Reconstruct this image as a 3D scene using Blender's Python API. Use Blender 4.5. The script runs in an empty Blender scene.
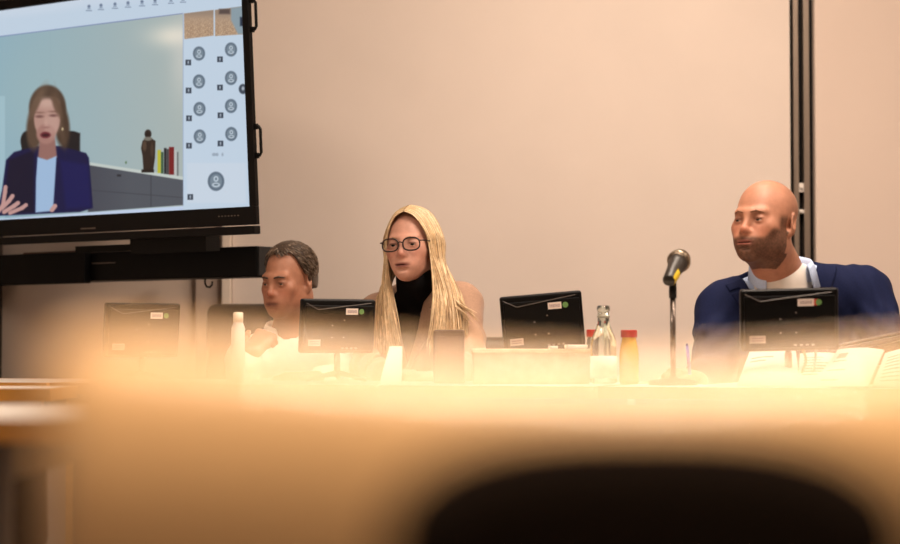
import bpy, bmesh, math, random
import numpy as np
from mathutils import Vector, Matrix, Euler
random.seed(4); rng = np.random.default_rng(4)
C = bpy.context.scene.collection
PI = math.pi
R = math.radians
CAMZ = 0.82; FPX = 2000.0; PITCH = math.atan(78/2000)

def P(px, py, D):
    """world point at depth D (metres along +Y) for photograph pixel px,py"""
    cx = (px-450)/FPX; cy = (272-py)/FPX
    c, s = math.cos(PITCH), math.sin(PITCH)
    y = c - cy*s; z = s + cy*c
    return Vector((cx/y*D, D, CAMZ + z/y*D))

# ------------------------------------------------------------ materials
def srgb(c):
    return tuple(((v/255+0.055)/1.055)**2.4 if v/255 > 0.04045 else v/255/12.92 for v in c)
MATS = {}
def mat(name, col, rough=0.5, metal=0.0, noise=0.06, scale=30, bump=0.0, spec=0.5, coat=0, trans=0, ior=1.45, sheen=0, stretch=None, alpha=1):
    if name in MATS: return MATS[name]
    m = bpy.data.materials.new(name); m.use_nodes = True
    nt = m.node_tree; b = nt.nodes['Principled BSDF']
    b.inputs['Roughness'].default_value = rough; b.inputs['Metallic'].default_value = metal
    b.inputs['Specular IOR Level'].default_value = spec; b.inputs['IOR'].default_value = ior
    b.inputs['Coat Weight'].default_value = coat; b.inputs['Transmission Weight'].default_value = trans
    b.inputs['Sheen Weight'].default_value = sheen
    tc = nt.nodes.new('ShaderNodeTexCoord'); mp = nt.nodes.new('ShaderNodeMapping')
    nt.links.new(tc.outputs['Object'], mp.inputs[0])
    if stretch: mp.inputs['Scale'].default_value = stretch
    n = nt.nodes.new('ShaderNodeTexNoise'); n.inputs['Scale'].default_value = scale; n.inputs['Detail'].default_value = 5
    nt.links.new(mp.outputs[0], n.inputs['Vector'])
    r = nt.nodes.new('ShaderNodeValToRGB')
    c = srgb(col)
    r.color_ramp.elements[0].color = (*[v*(1-noise*2) for v in c], 1); r.color_ramp.elements[0].position = 0.3
    r.color_ramp.elements[1].color = (*[min(1, v*(1+noise*2)) for v in c], 1); r.color_ramp.elements[1].position = 0.7
    nt.links.new(n.outputs['Fac'], r.inputs[0]); nt.links.new(r.outputs[0], b.inputs['Base Color'])
    if bump:
        bn = nt.nodes.new('ShaderNodeBump'); bn.inputs['Strength'].default_value = bump; bn.inputs['Distance'].default_value = 0.002
        nt.links.new(n.outputs['Fac'], bn.inputs['Height']); nt.links.new(bn.outputs[0], b.inputs['Normal'])
    MATS[name] = m; return m
def attr_mat(name, rough=0.5, emit=0, sss=0, noise=0.08, scale=120, spec=0.4, bump=0.0):
    m = bpy.data.materials.new(name); m.use_nodes = True; nt = m.node_tree; b = nt.nodes['Principled BSDF']
    a = nt.nodes.new('ShaderNodeAttribute'); a.attribute_name = 'Col'
    b.inputs['Roughness'].default_value = rough; b.inputs['Specular IOR Level'].default_value = spec
    if emit:
        b.inputs['Base Color'].default_value = (0.01, 0.01, 0.01, 1)
        nt.links.new(a.outputs['Color'], b.inputs['Emission Color']); b.inputs['Emission Strength'].default_value = emit
        return m
    tc = nt.nodes.new('ShaderNodeTexCoord'); n = nt.nodes.new('ShaderNodeTexNoise'); n.inputs['Scale'].default_value = scale
    nt.links.new(tc.outputs['Object'], n.inputs['Vector'])
    mr = nt.nodes.new('ShaderNodeMapRange'); mr.inputs[1].default_value = .3; mr.inputs[2].default_value = .7
    mr.inputs[3].default_value = 1-noise; mr.inputs[4].default_value = 1+noise
    nt.links.new(n.outputs['Fac'], mr.inputs[0])
    v = nt.nodes.new('ShaderNodeVectorMath'); v.operation = 'SCALE'
    nt.links.new(a.outputs['Color'], v.inputs[0]); nt.links.new(mr.outputs[0], v.inputs['Scale'])
    nt.links.new(v.outputs[0], b.inputs['Base Color'])
    if sss:
        b.inputs['Subsurface Weight'].default_value = sss; b.inputs['Subsurface Radius'].default_value = (1, .35, .2); b.inputs['Subsurface Scale'].default_value = .006
    if bump:
        bn = nt.nodes.new('ShaderNodeBump'); bn.inputs['Strength'].default_value = bump; bn.inputs['Distance'].default_value = 0.001
        nt.links.new(n.outputs['Fac'], bn.inputs['Height']); nt.links.new(bn.outputs[0], b.inputs['Normal'])
    return m

# ------------------------------------------------------------ object helpers
def props(o, label=None, cat=None, group=None, kind=None):
    if label: o['label'] = label
    if cat: o['category'] = cat
    if group: o['group'] = group
    if kind: o['kind'] = kind
    return o
def empty(name, loc, label, cat, group=None, rot=(0, 0, 0)):
    o = bpy.data.objects.new(name, None); C.objects.link(o); o.location = loc; o.rotation_euler = rot; o.empty_display_size = .05
    return props(o, label, cat, group)
def obj(name, bm, m, parent=None, smooth=False, bevel=0, world=False):
    """bm: bmesh or mesh. world=True: coordinates are world ones, parent's offset is taken out"""
    if isinstance(bm, bmesh.types.BMesh):
        me = bpy.data.meshes.new(name); bm.to_mesh(me); bm.free()
    else: me = bm; me.name = name
    if m is not None and not me.materials: me.materials.append(m)
    if smooth: me.polygons.foreach_set('use_smooth', [True]*len(me.polygons))
    o = bpy.data.objects.new(name, me); C.objects.link(o)
    if parent is not None:
        if world: me.transform(root_inv(parent))
        o.parent = parent
    if bevel:
        b = o.modifiers.new('bevel', 'BEVEL'); b.width = bevel; b.segments = 2; b.limit_method = 'ANGLE'
    return o
def root_matrix(o):
    M = Matrix.LocRotScale(o.location, o.rotation_euler, o.scale)
    return root_matrix(o.parent) @ M if o.parent else M
def root_inv(o): return root_matrix(o).inverted()
def box(bm, c, s, rot=None, taper=None):
    r = bmesh.ops.create_cube(bm, size=1)
    for v in r['verts']:
        p = Vector((v.co.x*s[0], v.co.y*s[1], v.co.z*s[2]))
        if taper and v.co.z > 0: p.x *= taper; p.y *= taper
        if rot is not None: p = rot @ p
        v.co = p + Vector(c)
    return r['verts']
def boxm(c, s, rot=None): bm = bmesh.new(); box(bm, c, s, rot); return bm
def tube(bm, pts, rad, n=10, cap=True):
    pts = [Vector(p) for p in pts]
    if not hasattr(rad, '__len__'): rad = [rad]*len(pts)
    rings = []; up = None
    for i, p in enumerate(pts):
        d = (pts[min(i+1, len(pts)-1)]-pts[max(i-1, 0)]).normalized()
        if up is None: up = d.orthogonal().normalized()
        up = (up - d*up.dot(d)).normalized(); w = d.cross(up)
        rings.append([bm.verts.new(p + (up*math.cos(2*PI*k/n)+w*math.sin(2*PI*k/n))*rad[i]) for k in range(n)])
    for a, b in zip(rings, rings[1:]):
        for k in range(n): bm.faces.new((a[k], a[(k+1) % n], b[(k+1) % n], b[k]))
    if cap: bm.faces.new(rings[0][::-1]); bm.faces.new(rings[-1])
    return bm
def lathe(prof, n=32, M=None):
    bm = bmesh.new(); rings = []
    for r, z in prof: rings.append([bm.verts.new((max(r, 1e-5)*math.cos(2*PI*k/n), max(r, 1e-5)*math.sin(2*PI*k/n), z)) for k in range(n)])
    for a, b in zip(rings, rings[1:]):
        for k in range(n): bm.faces.new((a[k], a[(k+1) % n], b[(k+1) % n], b[k]))
    bm.faces.new(rings[0][::-1]); bm.faces.new(rings[-1])
    if M is not None: bm.transform(M)
    return bm
def rbox(w, d, h, r, seg=4):
    """box (w x d x h, centred) with all edges rounded"""
    bm = bmesh.new(); box(bm, (0, 0, 0), (w, d, h))
    bmesh.ops.bevel(bm, geom=bm.edges[:], offset=r, segments=seg, affect='EDGES', profile=.5)
    return bm
def catmull(ctrl, n):
    P4 = [ctrl[0]]+list(ctrl)+[ctrl[-1]]; out = []
    segs = len(ctrl)-1
    for i in range(n):
        t = i/(n-1)*segs; k = min(int(t), segs-1); t -= k
        a, b, c, d = [np.array(x, float) for x in P4[k:k+4]]
        out.append(.5*((2*b)+(c-a)*t+(2*a-5*b+4*c-d)*t*t+(3*b-a-3*c+d)*t**3))
    return out

# ------------------------------------------------------------ signed distance sculpting
class Field:
    def __init__(s, lo, hi, h):
        s.h = h; s.lo = np.array(lo, float); s.n = np.ceil((np.array(hi)-s.lo)/h).astype(int)+1
        s.f = np.full(s.n, .06, np.float32)
    def sub(s, lo, hi):
        a = np.clip(np.floor((np.array(lo)-s.lo)/s.h).astype(int), 0, s.n-1)
        b = np.clip(np.ceil((np.array(hi)-s.lo)/s.h).astype(int)+1, 0, s.n)
        sl = tuple(slice(i, j) for i, j in zip(a, b))
        ax = [(s.lo[i]+np.arange(a[i], b[i])*s.h).astype(np.float32) for i in range(3)]
        return sl, ax[0][:, None, None], ax[1][None, :, None], ax[2][None, None, :]
    def put(s, sl, d, k, op='u'):
        a = s.f[sl]
        if a.size == 0: return
        if op == 'u':
            hh = np.maximum(k-np.abs(a-d), 0)/max(k, 1e-6); s.f[sl] = np.minimum(a, d)-hh*hh*k/4
        else:
            d = -d; hh = np.maximum(k-np.abs(a-d), 0)/max(k, 1e-6); s.f[sl] = np.maximum(a, d)+hh*hh*k/4
    def ell(s, c, r, k=.01, M=None, rot=None, op='u', grow=0):
        """ellipsoid; M = frame (Matrix) its centre is given in; rot = extra rotation"""
        M = M or Matrix()
        L = M @ Matrix.Translation(Vector(c)) @ (rot.to_matrix().to_4x4() if rot is not None else Matrix())
        r = [x+grow for x in r]; m = max(r)+k*1.2+3*s.h
        o = L.translation
        sl, x, y, z = s.sub([o[i]-m for i in range(3)], [o[i]+m for i in range(3)])
        I = L.inverted()
        q = [I[i][0]*x+I[i][1]*y+I[i][2]*z+I[i][3] for i in range(3)]
        k0 = np.sqrt((q[0]/r[0])**2+(q[1]/r[1])**2+(q[2]/r[2])**2)
        k1 = np.sqrt((q[0]/r[0]**2)**2+(q[1]/r[1]**2)**2+(q[2]/r[2]**2)**2)+1e-6
        s.put(sl, (k0*(k0-1)/k1).astype(np.float32), k, op)
    def cap(s, a, b, ra, rb=None, k=.01, M=None, op='u', grow=0):
        rb = ra if rb is None else rb; ra += grow; rb += grow
        a = Vector(a); b = Vector(b)
        if M is not None: a = M @ a; b = M @ b
        m = max(ra, rb)+k*1.2+3*s.h
        sl, x, y, z = s.sub([min(a[i], b[i])-m for i in range(3)], [max(a[i], b[i])+m for i in range(3)])
        d = b-a; L2 = max(d.length_squared, 1e-9)
        t = np.clip(((x-a.x)*d.x+(y-a.y)*d.y+(z-a.z)*d.z)/L2, 0, 1)
        dist = np.sqrt((x-a.x-t*d.x)**2+(y-a.y-t*d.y)**2+(z-a.z-t*d.z)**2)-(ra+(rb-ra)*t)
        s.put(sl, dist.astype(np.float32), k, op)
    def chain(s, pts, rad, k=.01, M=None, grow=0):
        for i in range(len(pts)-1): s.cap(pts[i], pts[i+1], rad[i], rad[i+1], k, M, grow=grow)
    def axes(s): return s.sub(s.lo, s.lo+s.n*s.h)[1:]
    def mesh(s, name='m'):
        f = s.f; n = f.shape; ins = f < 0
        cnt = np.zeros([k-1 for k in n], np.int8)
        for i in (0, 1):
            for j in (0, 1):
                for k in (0, 1): cnt += ins[i:n[0]-1+i, j:n[1]-1+j, k:n[2]-1+k]
        idx = np.argwhere((cnt > 0) & (cnt < 8)); del cnt
        vid = np.full([k-1 for k in n], -1, np.int32); vid[tuple(idx.T)] = np.arange(len(idx))
        acc = np.zeros((len(idx), 3)); num = np.zeros(len(idx))
        for ax in range(3):
            o1, o2 = [a for a in range(3) if a != ax]
            for u in (0, 1):
                for v in (0, 1):
                    A = idx.copy(); A[:, o1] += u; A[:, o2] += v; B = A.copy(); B[:, ax] += 1
                    fa = f[tuple(A.T)]; fb = f[tuple(B.T)]; cr = (fa < 0) != (fb < 0)
                    t = np.where(cr, fa/np.where(cr, fa-fb, 1), 0)
                    q = A.astype(float); q[:, ax] += t
                    acc[cr] += q[cr]; num[cr] += 1
        V = s.lo+acc/num[:, None]*s.h
        Q = []
        for ax in range(3):
            o1, o2 = [(1, 2), (2, 0), (0, 1)][ax]
            sa = [slice(None)]*3; sb = [slice(None)]*3; sa[ax] = slice(0, -1); sb[ax] = slice(1, None)
            a = ins[tuple(sa)]; b = ins[tuple(sb)]
            e = np.argwhere(a != b); e = e[(e[:, o1] > 0) & (e[:, o2] > 0) & (e[:, o1] < n[o1]-1) & (e[:, o2] < n[o2]-1)]
            flip = ~a[tuple(e.T)]
            c = []
            for u, v in ((1, 1), (0, 1), (0, 0), (1, 0)):
                w = e.copy(); w[:, o1] -= u; w[:, o2] -= v; c.append(vid[tuple(w.T)])
            q = np.stack(c, 1); q[flip] = q[flip][:, ::-1]; Q.append(q)
        Q = np.concatenate(Q); Q = Q[(Q >= 0).all(1)]
        me = bpy.data.meshes.new(name)
        me.vertices.add(len(V)); me.vertices.foreach_set('co', V.astype(np.float32).ravel())
        me.loops.add(Q.size); me.loops.foreach_set('vertex_index', Q.ravel().astype(np.int32))
        me.polygons.add(len(Q)); me.polygons.foreach_set('loop_start', np.arange(0, Q.size, 4, dtype=np.int32))
        me.polygons.foreach_set('use_smooth', np.ones(len(Q), bool))
        me.update(calc_edges=True); me.validate()
        return me
def verts(me):
    a = np.empty(len(me.vertices)*3, np.float32); me.vertices.foreach_get('co', a); return a.reshape(-1, 3)
def set_col(me, col):
    a = me.color_attributes.new('Col', 'FLOAT_COLOR', 'POINT')
    a.data.foreach_set('color', np.concatenate([col, np.ones((len(col), 1))], 1).astype(np.float32).ravel())

# ================================================================== SETTING
wall_m = mat('painted_wall', (220, 204, 192), .8, noise=.012, scale=3, bump=.05)
wall_m2 = mat('partition_wall', (214, 194, 180), .75, noise=.012, scale=2, bump=.05)
ceil_m = mat('ceiling_paint', (225, 215, 205), .9, noise=.02)
floor_m = mat('carpet', (70, 62, 58), .95, noise=.25, scale=200, bump=.4)
black_m = mat('black_metal', (10, 9, 9), .45, noise=.1, spec=.2)
alu_m = mat('brushed_aluminium', (150, 135, 122), .38, .8, noise=.05, stretch=(1, 1, .05), scale=90)
white_m = mat('white_plastic', (225, 215, 205), .5, noise=.02)
WY = 6.55; XL, XR, YB, ZC = -3.3, 3.4, -1.6, 2.9
def struct(name, bm, m, **k): return props(obj(name, bm, m, **k), kind='structure')
struct('floor', boxm(((XL+XR)/2, (WY+YB)/2, -.05), (XR-XL+.4, WY-YB+.4, .1)), floor_m)
struct('ceiling', boxm(((XL+XR)/2, (WY+YB)/2, ZC+.05), (XR-XL+.4, WY-YB+.4, .1)), ceil_m)
xs0 = P(790, 100, WY).x; xs1 = P(814, 100, WY).x
xp0 = P(196, 260, WY).x; xp1 = P(222, 260, WY).x; xp2 = P(232.5, 260, WY).x
struct('wall_back', boxm(((xp2+xs0)/2, WY+.1, ZC/2), (xs0-xp2, .2, ZC)), wall_m)
struct('wall_back_partition', boxm(((xs1+XR)/2, WY+.085, ZC/2), (XR-xs1, .2, ZC)), wall_m2, bevel=.006)
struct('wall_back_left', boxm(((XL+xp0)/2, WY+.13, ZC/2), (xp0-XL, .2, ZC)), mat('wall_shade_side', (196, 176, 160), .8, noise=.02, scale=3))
struct('wall_left', boxm((XL-.1, (WY+YB)/2, ZC/2), (.2, WY-YB+.4, ZC)), wall_m)
struct('wall_right', boxm((XR+.1, (WY+YB)/2, ZC/2), (.2, WY-YB+.4, ZC)), wall_m)
struct('wall_front', boxm(((XL+XR)/2, YB-.1, ZC/2), (XR-XL, .2, ZC)), wall_m)
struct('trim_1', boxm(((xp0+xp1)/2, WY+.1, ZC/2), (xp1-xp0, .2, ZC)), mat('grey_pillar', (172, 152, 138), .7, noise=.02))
struct('trim_2', boxm(((xp1+xp2)/2, WY+.07, ZC/2), (xp2-xp1-.004, .2, ZC)), mat('pale_trim', (225, 208, 192), .6, noise=.02), bevel=.004)
# dark door frame line at the far left of the wall
xd = P(2, 330, WY+.03).x
struct('trim_3', boxm((xd-.02, WY+.01, ZC/2), (.04, .06, ZC)), mat('dark_trim', (60, 48, 42), .6))
# vertical track of the movable partition: a profile of black gaps and aluminium rails
tr = empty('partition_track', (0, 0, 0), 'tall black and aluminium vertical track in the back wall, behind the bearded man', 'wall track'); tr.location = ((xs0+xs1)/2, WY, 0)
def pxx(a): return P(a, 100, WY).x
for a, b, y, mm, nm in ((790, 793.3, .03, black_m, 'rubber_seal'), (793.3, 798.3, -.005, alu_m, 'rail'), (798.3, 803.2, .04, black_m, 'slot'), (803.2, 809, -.008, alu_m, 'rail'), (809, 814, .03, black_m, 'rubber_seal')):
    obj(nm, boxm(((pxx(a)+pxx(b))/2, WY+.05+y, ZC/2), (pxx(b)-pxx(a), .1, ZC-.002)), mm, tr, world=True, bevel=.001)
for y0, y1 in ((183, 192), (209.5, 213.5)):
    a = P(797.5, y0, WY); b = P(804.5, y1, WY)
    bm = boxm(((a.x+b.x)/2, WY+.03, (a.z+b.z)/2), (b.x-a.x, .06, a.z-b.z)); box(bm, ((a.x+b.x)/2, WY-.004, (a.z+b.z)/2), (.008, .01, .006))
    obj('clip', bm, white_m, tr, world=True, bevel=.001)
struct('baseboard_back', boxm(((xp2+xs0)/2, WY-.008, .04), (xs0-xp2, .016, .08)), mat('dark_skirting', (80, 65, 55), .5))

# ================================================================== CEILING LIGHTS
diff_m = bpy.data.materials.new('light_diffuser'); diff_m.use_nodes = True
b = diff_m.node_tree.nodes['Principled BSDF']; b.inputs['Emission Color'].default_value = (1, .84, .65, 1); b.inputs['Emission Strength'].default_value = 3
def ceiling_light(x, y, w, d, power, label, col=(1, .83, .69), spread=180):
    t = empty('ceiling_light', (x, y, ZC), label, 'ceiling light', 'ceiling lights')
    bm = bmesh.new()
    for sx, sy, ww, dd in ((0, -1, w+.04, .02), (0, 1, w+.04, .02), (-1, 0, .02, d), (1, 0, .02, d)):
        box(bm, (sx*(w/2+.01), sy*(d/2+.01), -.0205), (ww, dd, .04))
    obj('frame', bm, white_m, t)
    obj('diffuser', boxm((0, 0, -.0105), (w, d, .015)), diff_m, t)
    L = bpy.data.lights.new('lamp', 'AREA'); L.shape = 'RECTANGLE'; L.size = w; L.size_y = d; L.energy = power; L.color = col; L.spread = R(spread)
    lo = bpy.data.objects.new('lamp', L); C.objects.link(lo); lo.parent = t; lo.location = (0, 0, -.03)
    return t
ceiling_light(.75, 4.25, .6, 1.2, 76, 'large warm ceiling panel above the middle of the table row')
ceiling_light(-1.3, 3.3, .6, 1.2, 40, 'warm ceiling panel above the tables at the left')
ceiling_light(2.4, 4.2, .6, 1.2, 30, 'warm ceiling panel at the right of the room')
ceiling_light(-1.3, .9, .6, .6, 14, 'small unseen ceiling panel added to brighten the left table edges')  # added fill from the camera side for the near table's upright edges
ceiling_light(.6, 5.5, .6, .6, 16, 'unseen ceiling panel added to brighten the back wall')  # extra out-of-view light, put in to lift the wall tone
ceiling_light(.15, .52, .5, .5, 26, 'unseen square ceiling lamp added to brighten the front wooden chair', (1, .8, .58), 80)  # added lamp that gives the chair crest its bright glow

# ================================================================== TABLES
maple_m = mat('light_wood', (222, 178, 118), .45, noise=.08, scale=6, stretch=(1, 8, 8), coat=.2)
edge_m = mat('orange_wood_edge', (214, 148, 66), .4, noise=.08, scale=10, coat=.3)
top_m = mat('white_laminate', (224, 210, 195), .45, noise=.02)
steel_m = mat('grey_steel', (120, 110, 102), .4, .7)
def table(x, y, rz, w, d, label, h=.74, topm=top_m, panel=True, group=None, inset=.09):
    t = empty('conference_table', (x, y, 0), label, 'table', group, (0, 0, rz))
    obj('tabletop', boxm((0, 0, h-.0125), (w-.01, d-.01, .025)), topm, t, bevel=.002)
    bm = bmesh.new()
    for c, s in (((0, -d/2+.0025, h-.0125), (w, .005, .026)), ((0, d/2-.0025, h-.0125), (w, .005, .026)), ((-w/2+.0025, 0, h-.0125), (.005, d-.01, .026)), ((w/2-.0025, 0, h-.0125), (.005, d-.01, .026))): box(bm, c, s)
    obj('edge_band', bm, edge_m, t)
    bm = bmesh.new()
    for s in (-1, 1): box(bm, (0, s*(d/2-.06), h-.05), (w-inset*2+.02, .03, .045)); box(bm, (s*(w/2-inset), 0, h-.05), (.03, d-.12, .045))
    obj('apron', bm, steel_m, t, bevel=.002)
    for sx in (-1, 1):
        for sy in (-1, 1):
            bm = bmesh.new(); tube(bm, [(sx*(w/2-inset), sy*(d/2-.06), 0.0), (sx*(w/2-inset), sy*(d/2-.06), h-.026)], .02, 14)
            obj('leg', bm, steel_m, t, smooth=False)
    if panel: obj('modesty_panel', boxm((0, -d/2+.035, h-.24), (w-.06, .015, .4)), maple_m, t)
    return t
ANG = -math.atan(.33)
ux, uy = math.cos(ANG), math.sin(ANG)
for i, (cx, lb) in enumerate(((1.08, 'pale wood-edged conference table in front of the bearded man'), (-.22, 'pale wood-edged conference table in front of the blonde woman'), (-1.52, 'pale conference table at the far left end of the row'))):
    table(cx, 4.62+.33*(.85-cx), ANG, 1.36, .68, lb, group='conference tables of the row')
table(-.98, 2.62, 0, 1.3, .68, 'nearer white table with an orange wooden edge, cut by the left edge', panel=False, group='tables at the left', inset=.2)
table(-1.48, 4.3, 0, 1.3, .3, 'narrow table with an orange wooden edge beyond the nearer white table', panel=False, group='tables at the left', inset=.2)
def TZ(x, y): return .74

# ================================================================== CHAIRS
leather_m = mat('black_leather', (22, 20, 22), .38, noise=.1, bump=.2, scale=150)
def office_chair(x, y, rz, label, backh=.95):
    t = empty('office_chair', (x, y, 0), label, 'chair', 'black office chairs', (0, 0, rz))
    bm = rbox(.48, .46, .08, .03); bm.transform(Matrix.Translation((0, 0, .385))); obj('seat', bm, leather_m, t, smooth=True)
    bm = rbox(.46, .06, backh-.5, .028); bm.transform(Matrix.Translation((0, .26, (backh+.5)/2)))
    for v in bm.verts: v.co.y -= 1.1*(v.co.x**2)*-1*-.6; v.co.y += .06*(v.co.z-.5)
    obj('backrest', bm, leather_m, t, smooth=True)
    obj('back_bar', boxm((0, .27, .44), (.06, .02, .3)), black_m, t)
    bm = bmesh.new(); tube(bm, [(0, 0, .07), (0, 0, .38)], .025, 12); obj('column', bm, black_m, t)
    for k in range(5):
        a = 2*PI*k/5+.3; bm = bmesh.new(); tube(bm, [(0, 0, .08), (.26*math.cos(a), .26*math.sin(a), .06)], [.022, .014], 8)
        lg = obj('leg', bm, black_m, t)
        bm = bmesh.new(); tube(bm, [(.26*math.cos(a)-.012*math.sin(a), .26*math.sin(a)+.012*math.cos(a), .025), (.26*math.cos(a)+.012*math.sin(a), .26*math.sin(a)-.012*math.cos(a), .025)], .025, 14); obj('castor', bm, black_m, lg)
    return t

# front wooden chair, very near the lens
def front_chair():
    D = .60; cx = P(640, 350, D).x; w = .354
    t = empty('wooden_chair', (cx, D, 0), 'pale wooden chair with a black back pad, close in front and blurred', 'chair')
    wood = mat('beech_wood', (206, 164, 116), .42, noise=.06, scale=8, stretch=(1, 1, 9), coat=.15)
    # backrest: thick rounded crest that dips in the middle
    bm = bmesh.new(); nx = 48; prof = []
    for a in np.linspace(0, 1, 15):      # section from rear (camera side) bottom, over the top, to front bottom
        prof.append(a)
    def crest(u):  # u -1..1
        return .8270 - .0128*(1-abs(u)**1.3) - .03*max(0, abs(u)-.9)**1.2*3
    ring = []
    for i in range(nx+1):
        u = -1+2*i/nx; x = u*w/2; zt = crest(u); endr = max(0, (abs(u)-.93)/.07)
        row = []
        th = .027*(math.sqrt(max(0, 1-endr**2))*.8+.2)
        rv = .062
        pts = [(-th, .50)] + [(-th-.0*k, .50+(zt-rv-.50)*k/6) for k in range(1, 7)]
        for k in range(1, 16):
            a = PI*k/16; pts.append((-th*math.cos(a), zt-rv+rv*math.sin(a)))
        pts += [(th, zt-rv-(zt-rv-.50)*k/6) for k in range(0, 7)]
        for yy, zz in pts: row.append(bm.verts.new((x, yy-.16*x*x*0, zz)))
        ring.append(row)
    for a, b in zip(ring, ring[1:]):
        for k in range(len(a)): bm.faces.new((a[k], b[k], b[(k+1) % len(a)], a[(k+1) % len(a)]))
    bm.faces.new(ring[0]); bm.faces.new(ring[-1][::-1])
    obj('backrest', bm, wood, t, smooth=True)
    # black pad with an arched top on the rear
    bm = bmesh.new(); hw = .076; outline = []
    top = .7995
    for k in range(33):
        a = PI*k/32; outline.append((hw*math.copysign(abs(math.cos(a))**.75, math.cos(a)), top-.035+.035*math.sin(a)**.9))
    outline += [(-hw-.0, .53), (hw, .53)]
    lo = [bm.verts.new((x, -.026, z)) for x, z in outline]; mid_ = [bm.verts.new((x*.95, -.0335, (z-.66)*.965+.66)) for x, z in outline]; hi = [bm.verts.new((x*.84, -.037, (z-.66)*.90+.66)) for x, z in outline]
    n = len(lo)
    for k in range(n): bm.faces.new((lo[k], lo[(k+1) % n], mid_[(k+1) % n], mid_[k])); bm.faces.new((mid_[k], mid_[(k+1) % n], hi[(k+1) % n], hi[k]))
    bm.faces.new(hi); obj('back_pad', bm, mat('black_fabric', (18, 9, 4), .95, noise=.2, scale=300, spec=.1), t, smooth=True)
    bm = rbox(.40, .4, .035, .015); bm.transform(Matrix.Translation((0, .23, .45))); obj('seat', bm, wood, t, smooth=True)
    for sx in (-1, 1):
        bm = bmesh.new(); tube(bm, [(sx*.172, -.03, 0), (sx*.172, 0, .44), (sx*.165, 0, .56)], [.014, .018, .016], 12); obj('leg', bm, wood, t, smooth=True)
        bm = bmesh.new(); tube(bm, [(sx*.17, .42, 0), (sx*.17, .40, .44)], [.014, .018], 12); obj('leg', bm, wood, t, smooth=True)
front_chair()

# ================================================================== TELEVISION
A = R(35); T = R(3.7)
tvn = Vector((-math.sin(A), -math.cos(A), 0)); tvu = Vector((-math.cos(A), math.sin(A), 0))
TV0 = P(256.3, 224.5, 5.62)     # lower right corner of the bezel, front face
tvup = Vector((0, 0, 1))*math.cos(T)+tvn*math.sin(T); tvf = tvu.cross(tvup).normalized()
if tvf.dot(tvn) < 0: tvf = -tvf
TVM = Matrix((( -tvu.x, -tvf.x, tvup.x, TV0.x), (-tvu.y, -tvf.y, tvup.y, TV0.y), (-tvu.z, -tvf.z, tvup.z, TV0.z), (0, 0, 0, 1)))
# local: +x to the right (image), +y away from the viewer, +z up; TV spans x in [-W,0], z in [0,H]
SW, SH = 1.21, .648; BR, BB = .024, .052; TW, TH = SW+2*BR, SH+BB+.03
tv = empty('television', TV0, 'large black wall-mounted television showing a video call', 'television')
tvR = TVM.to_3x3().to_euler(); tv.rotation_euler = tvR
gloss_m = mat('gloss_black_plastic', (8, 7, 8), .3, noise=.1, spec=.25)
bm = bmesh.new()
for x0, x1, z0, z1 in ((-TW, 0, 0, BB), (-TW, 0, BB+SH, TH), (-BR, 0, BB, BB+SH), (-TW, -TW+BR, BB, BB+SH)):
    box(bm, ((x0+x1)/2, .008, (z0+z1)/2), (x1-x0, .016, z1-z0))
obj('bezel', bm, gloss_m, tv, bevel=.002)
obj('housing', boxm((-TW/2, .055, TH/2), (TW-.16, .078, TH-.16)), black_m, tv, bevel=.01)
bm = boxm((-.66, -.001, .012), (.06, .003, .004)); obj('logo_strip', bm, steel_m, tv)
bm = bmesh.new()
for k in range(7): box(bm, (-.065-.012*k, -.001, .028), (.004, .003, .003))
obj('button_row', bm, steel_m, tv)
bm = boxm((-TW/2+.008, -.0, -.015), (TW-.01, .03, .024)); obj('pen_tray', bm, gloss_m, tv, bevel=.003)
for zc in (.235, .59):
    bm = bmesh.new(); h = .041
    tube(bm, [(-.004, .012, zc+h), (.012, .012, zc+h), (.018, .012, zc+h-.008), (.018, .012, zc-h+.008), (.012, .012, zc-h), (-.004, .012, zc-h)], .0045, 8)
    box(bm, (0.002, .012, zc+h), (.008, .012, .016)); box(bm, (0.002, .012, zc-h), (.008, .012, .016))
    obj('handle', bm, black_m, tv)
bm = boxm((-TW/2, .16, .35), (.3, .15, .3)); box(bm, (-TW/2+.1, .34, .35), (.06, .3, .08)); obj('wall_mount', bm, black_m, tv)
bm = boxm((-.36, .05, -.045), (.3, .06, .05)); box(bm, (-.62, .06, -.05), (.3, .02, .02)); obj('bracket', bm, black_m, tv)
# ---- the picture on the screen
gx, gz = 720, 405
lx = np.linspace(-TW+BR, -BR, gx); lz = np.linspace(BB, BB+SH, gz)
X, Z = np.meshgrid(lx, lz, indexing='ij')
loc = np.stack([X.ravel(), np.full(X.size, .012), Z.ravel(), np.ones(X.size)], 1)
MW = np.array(root_matrix(tv)); W_ = loc @ MW.T
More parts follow.
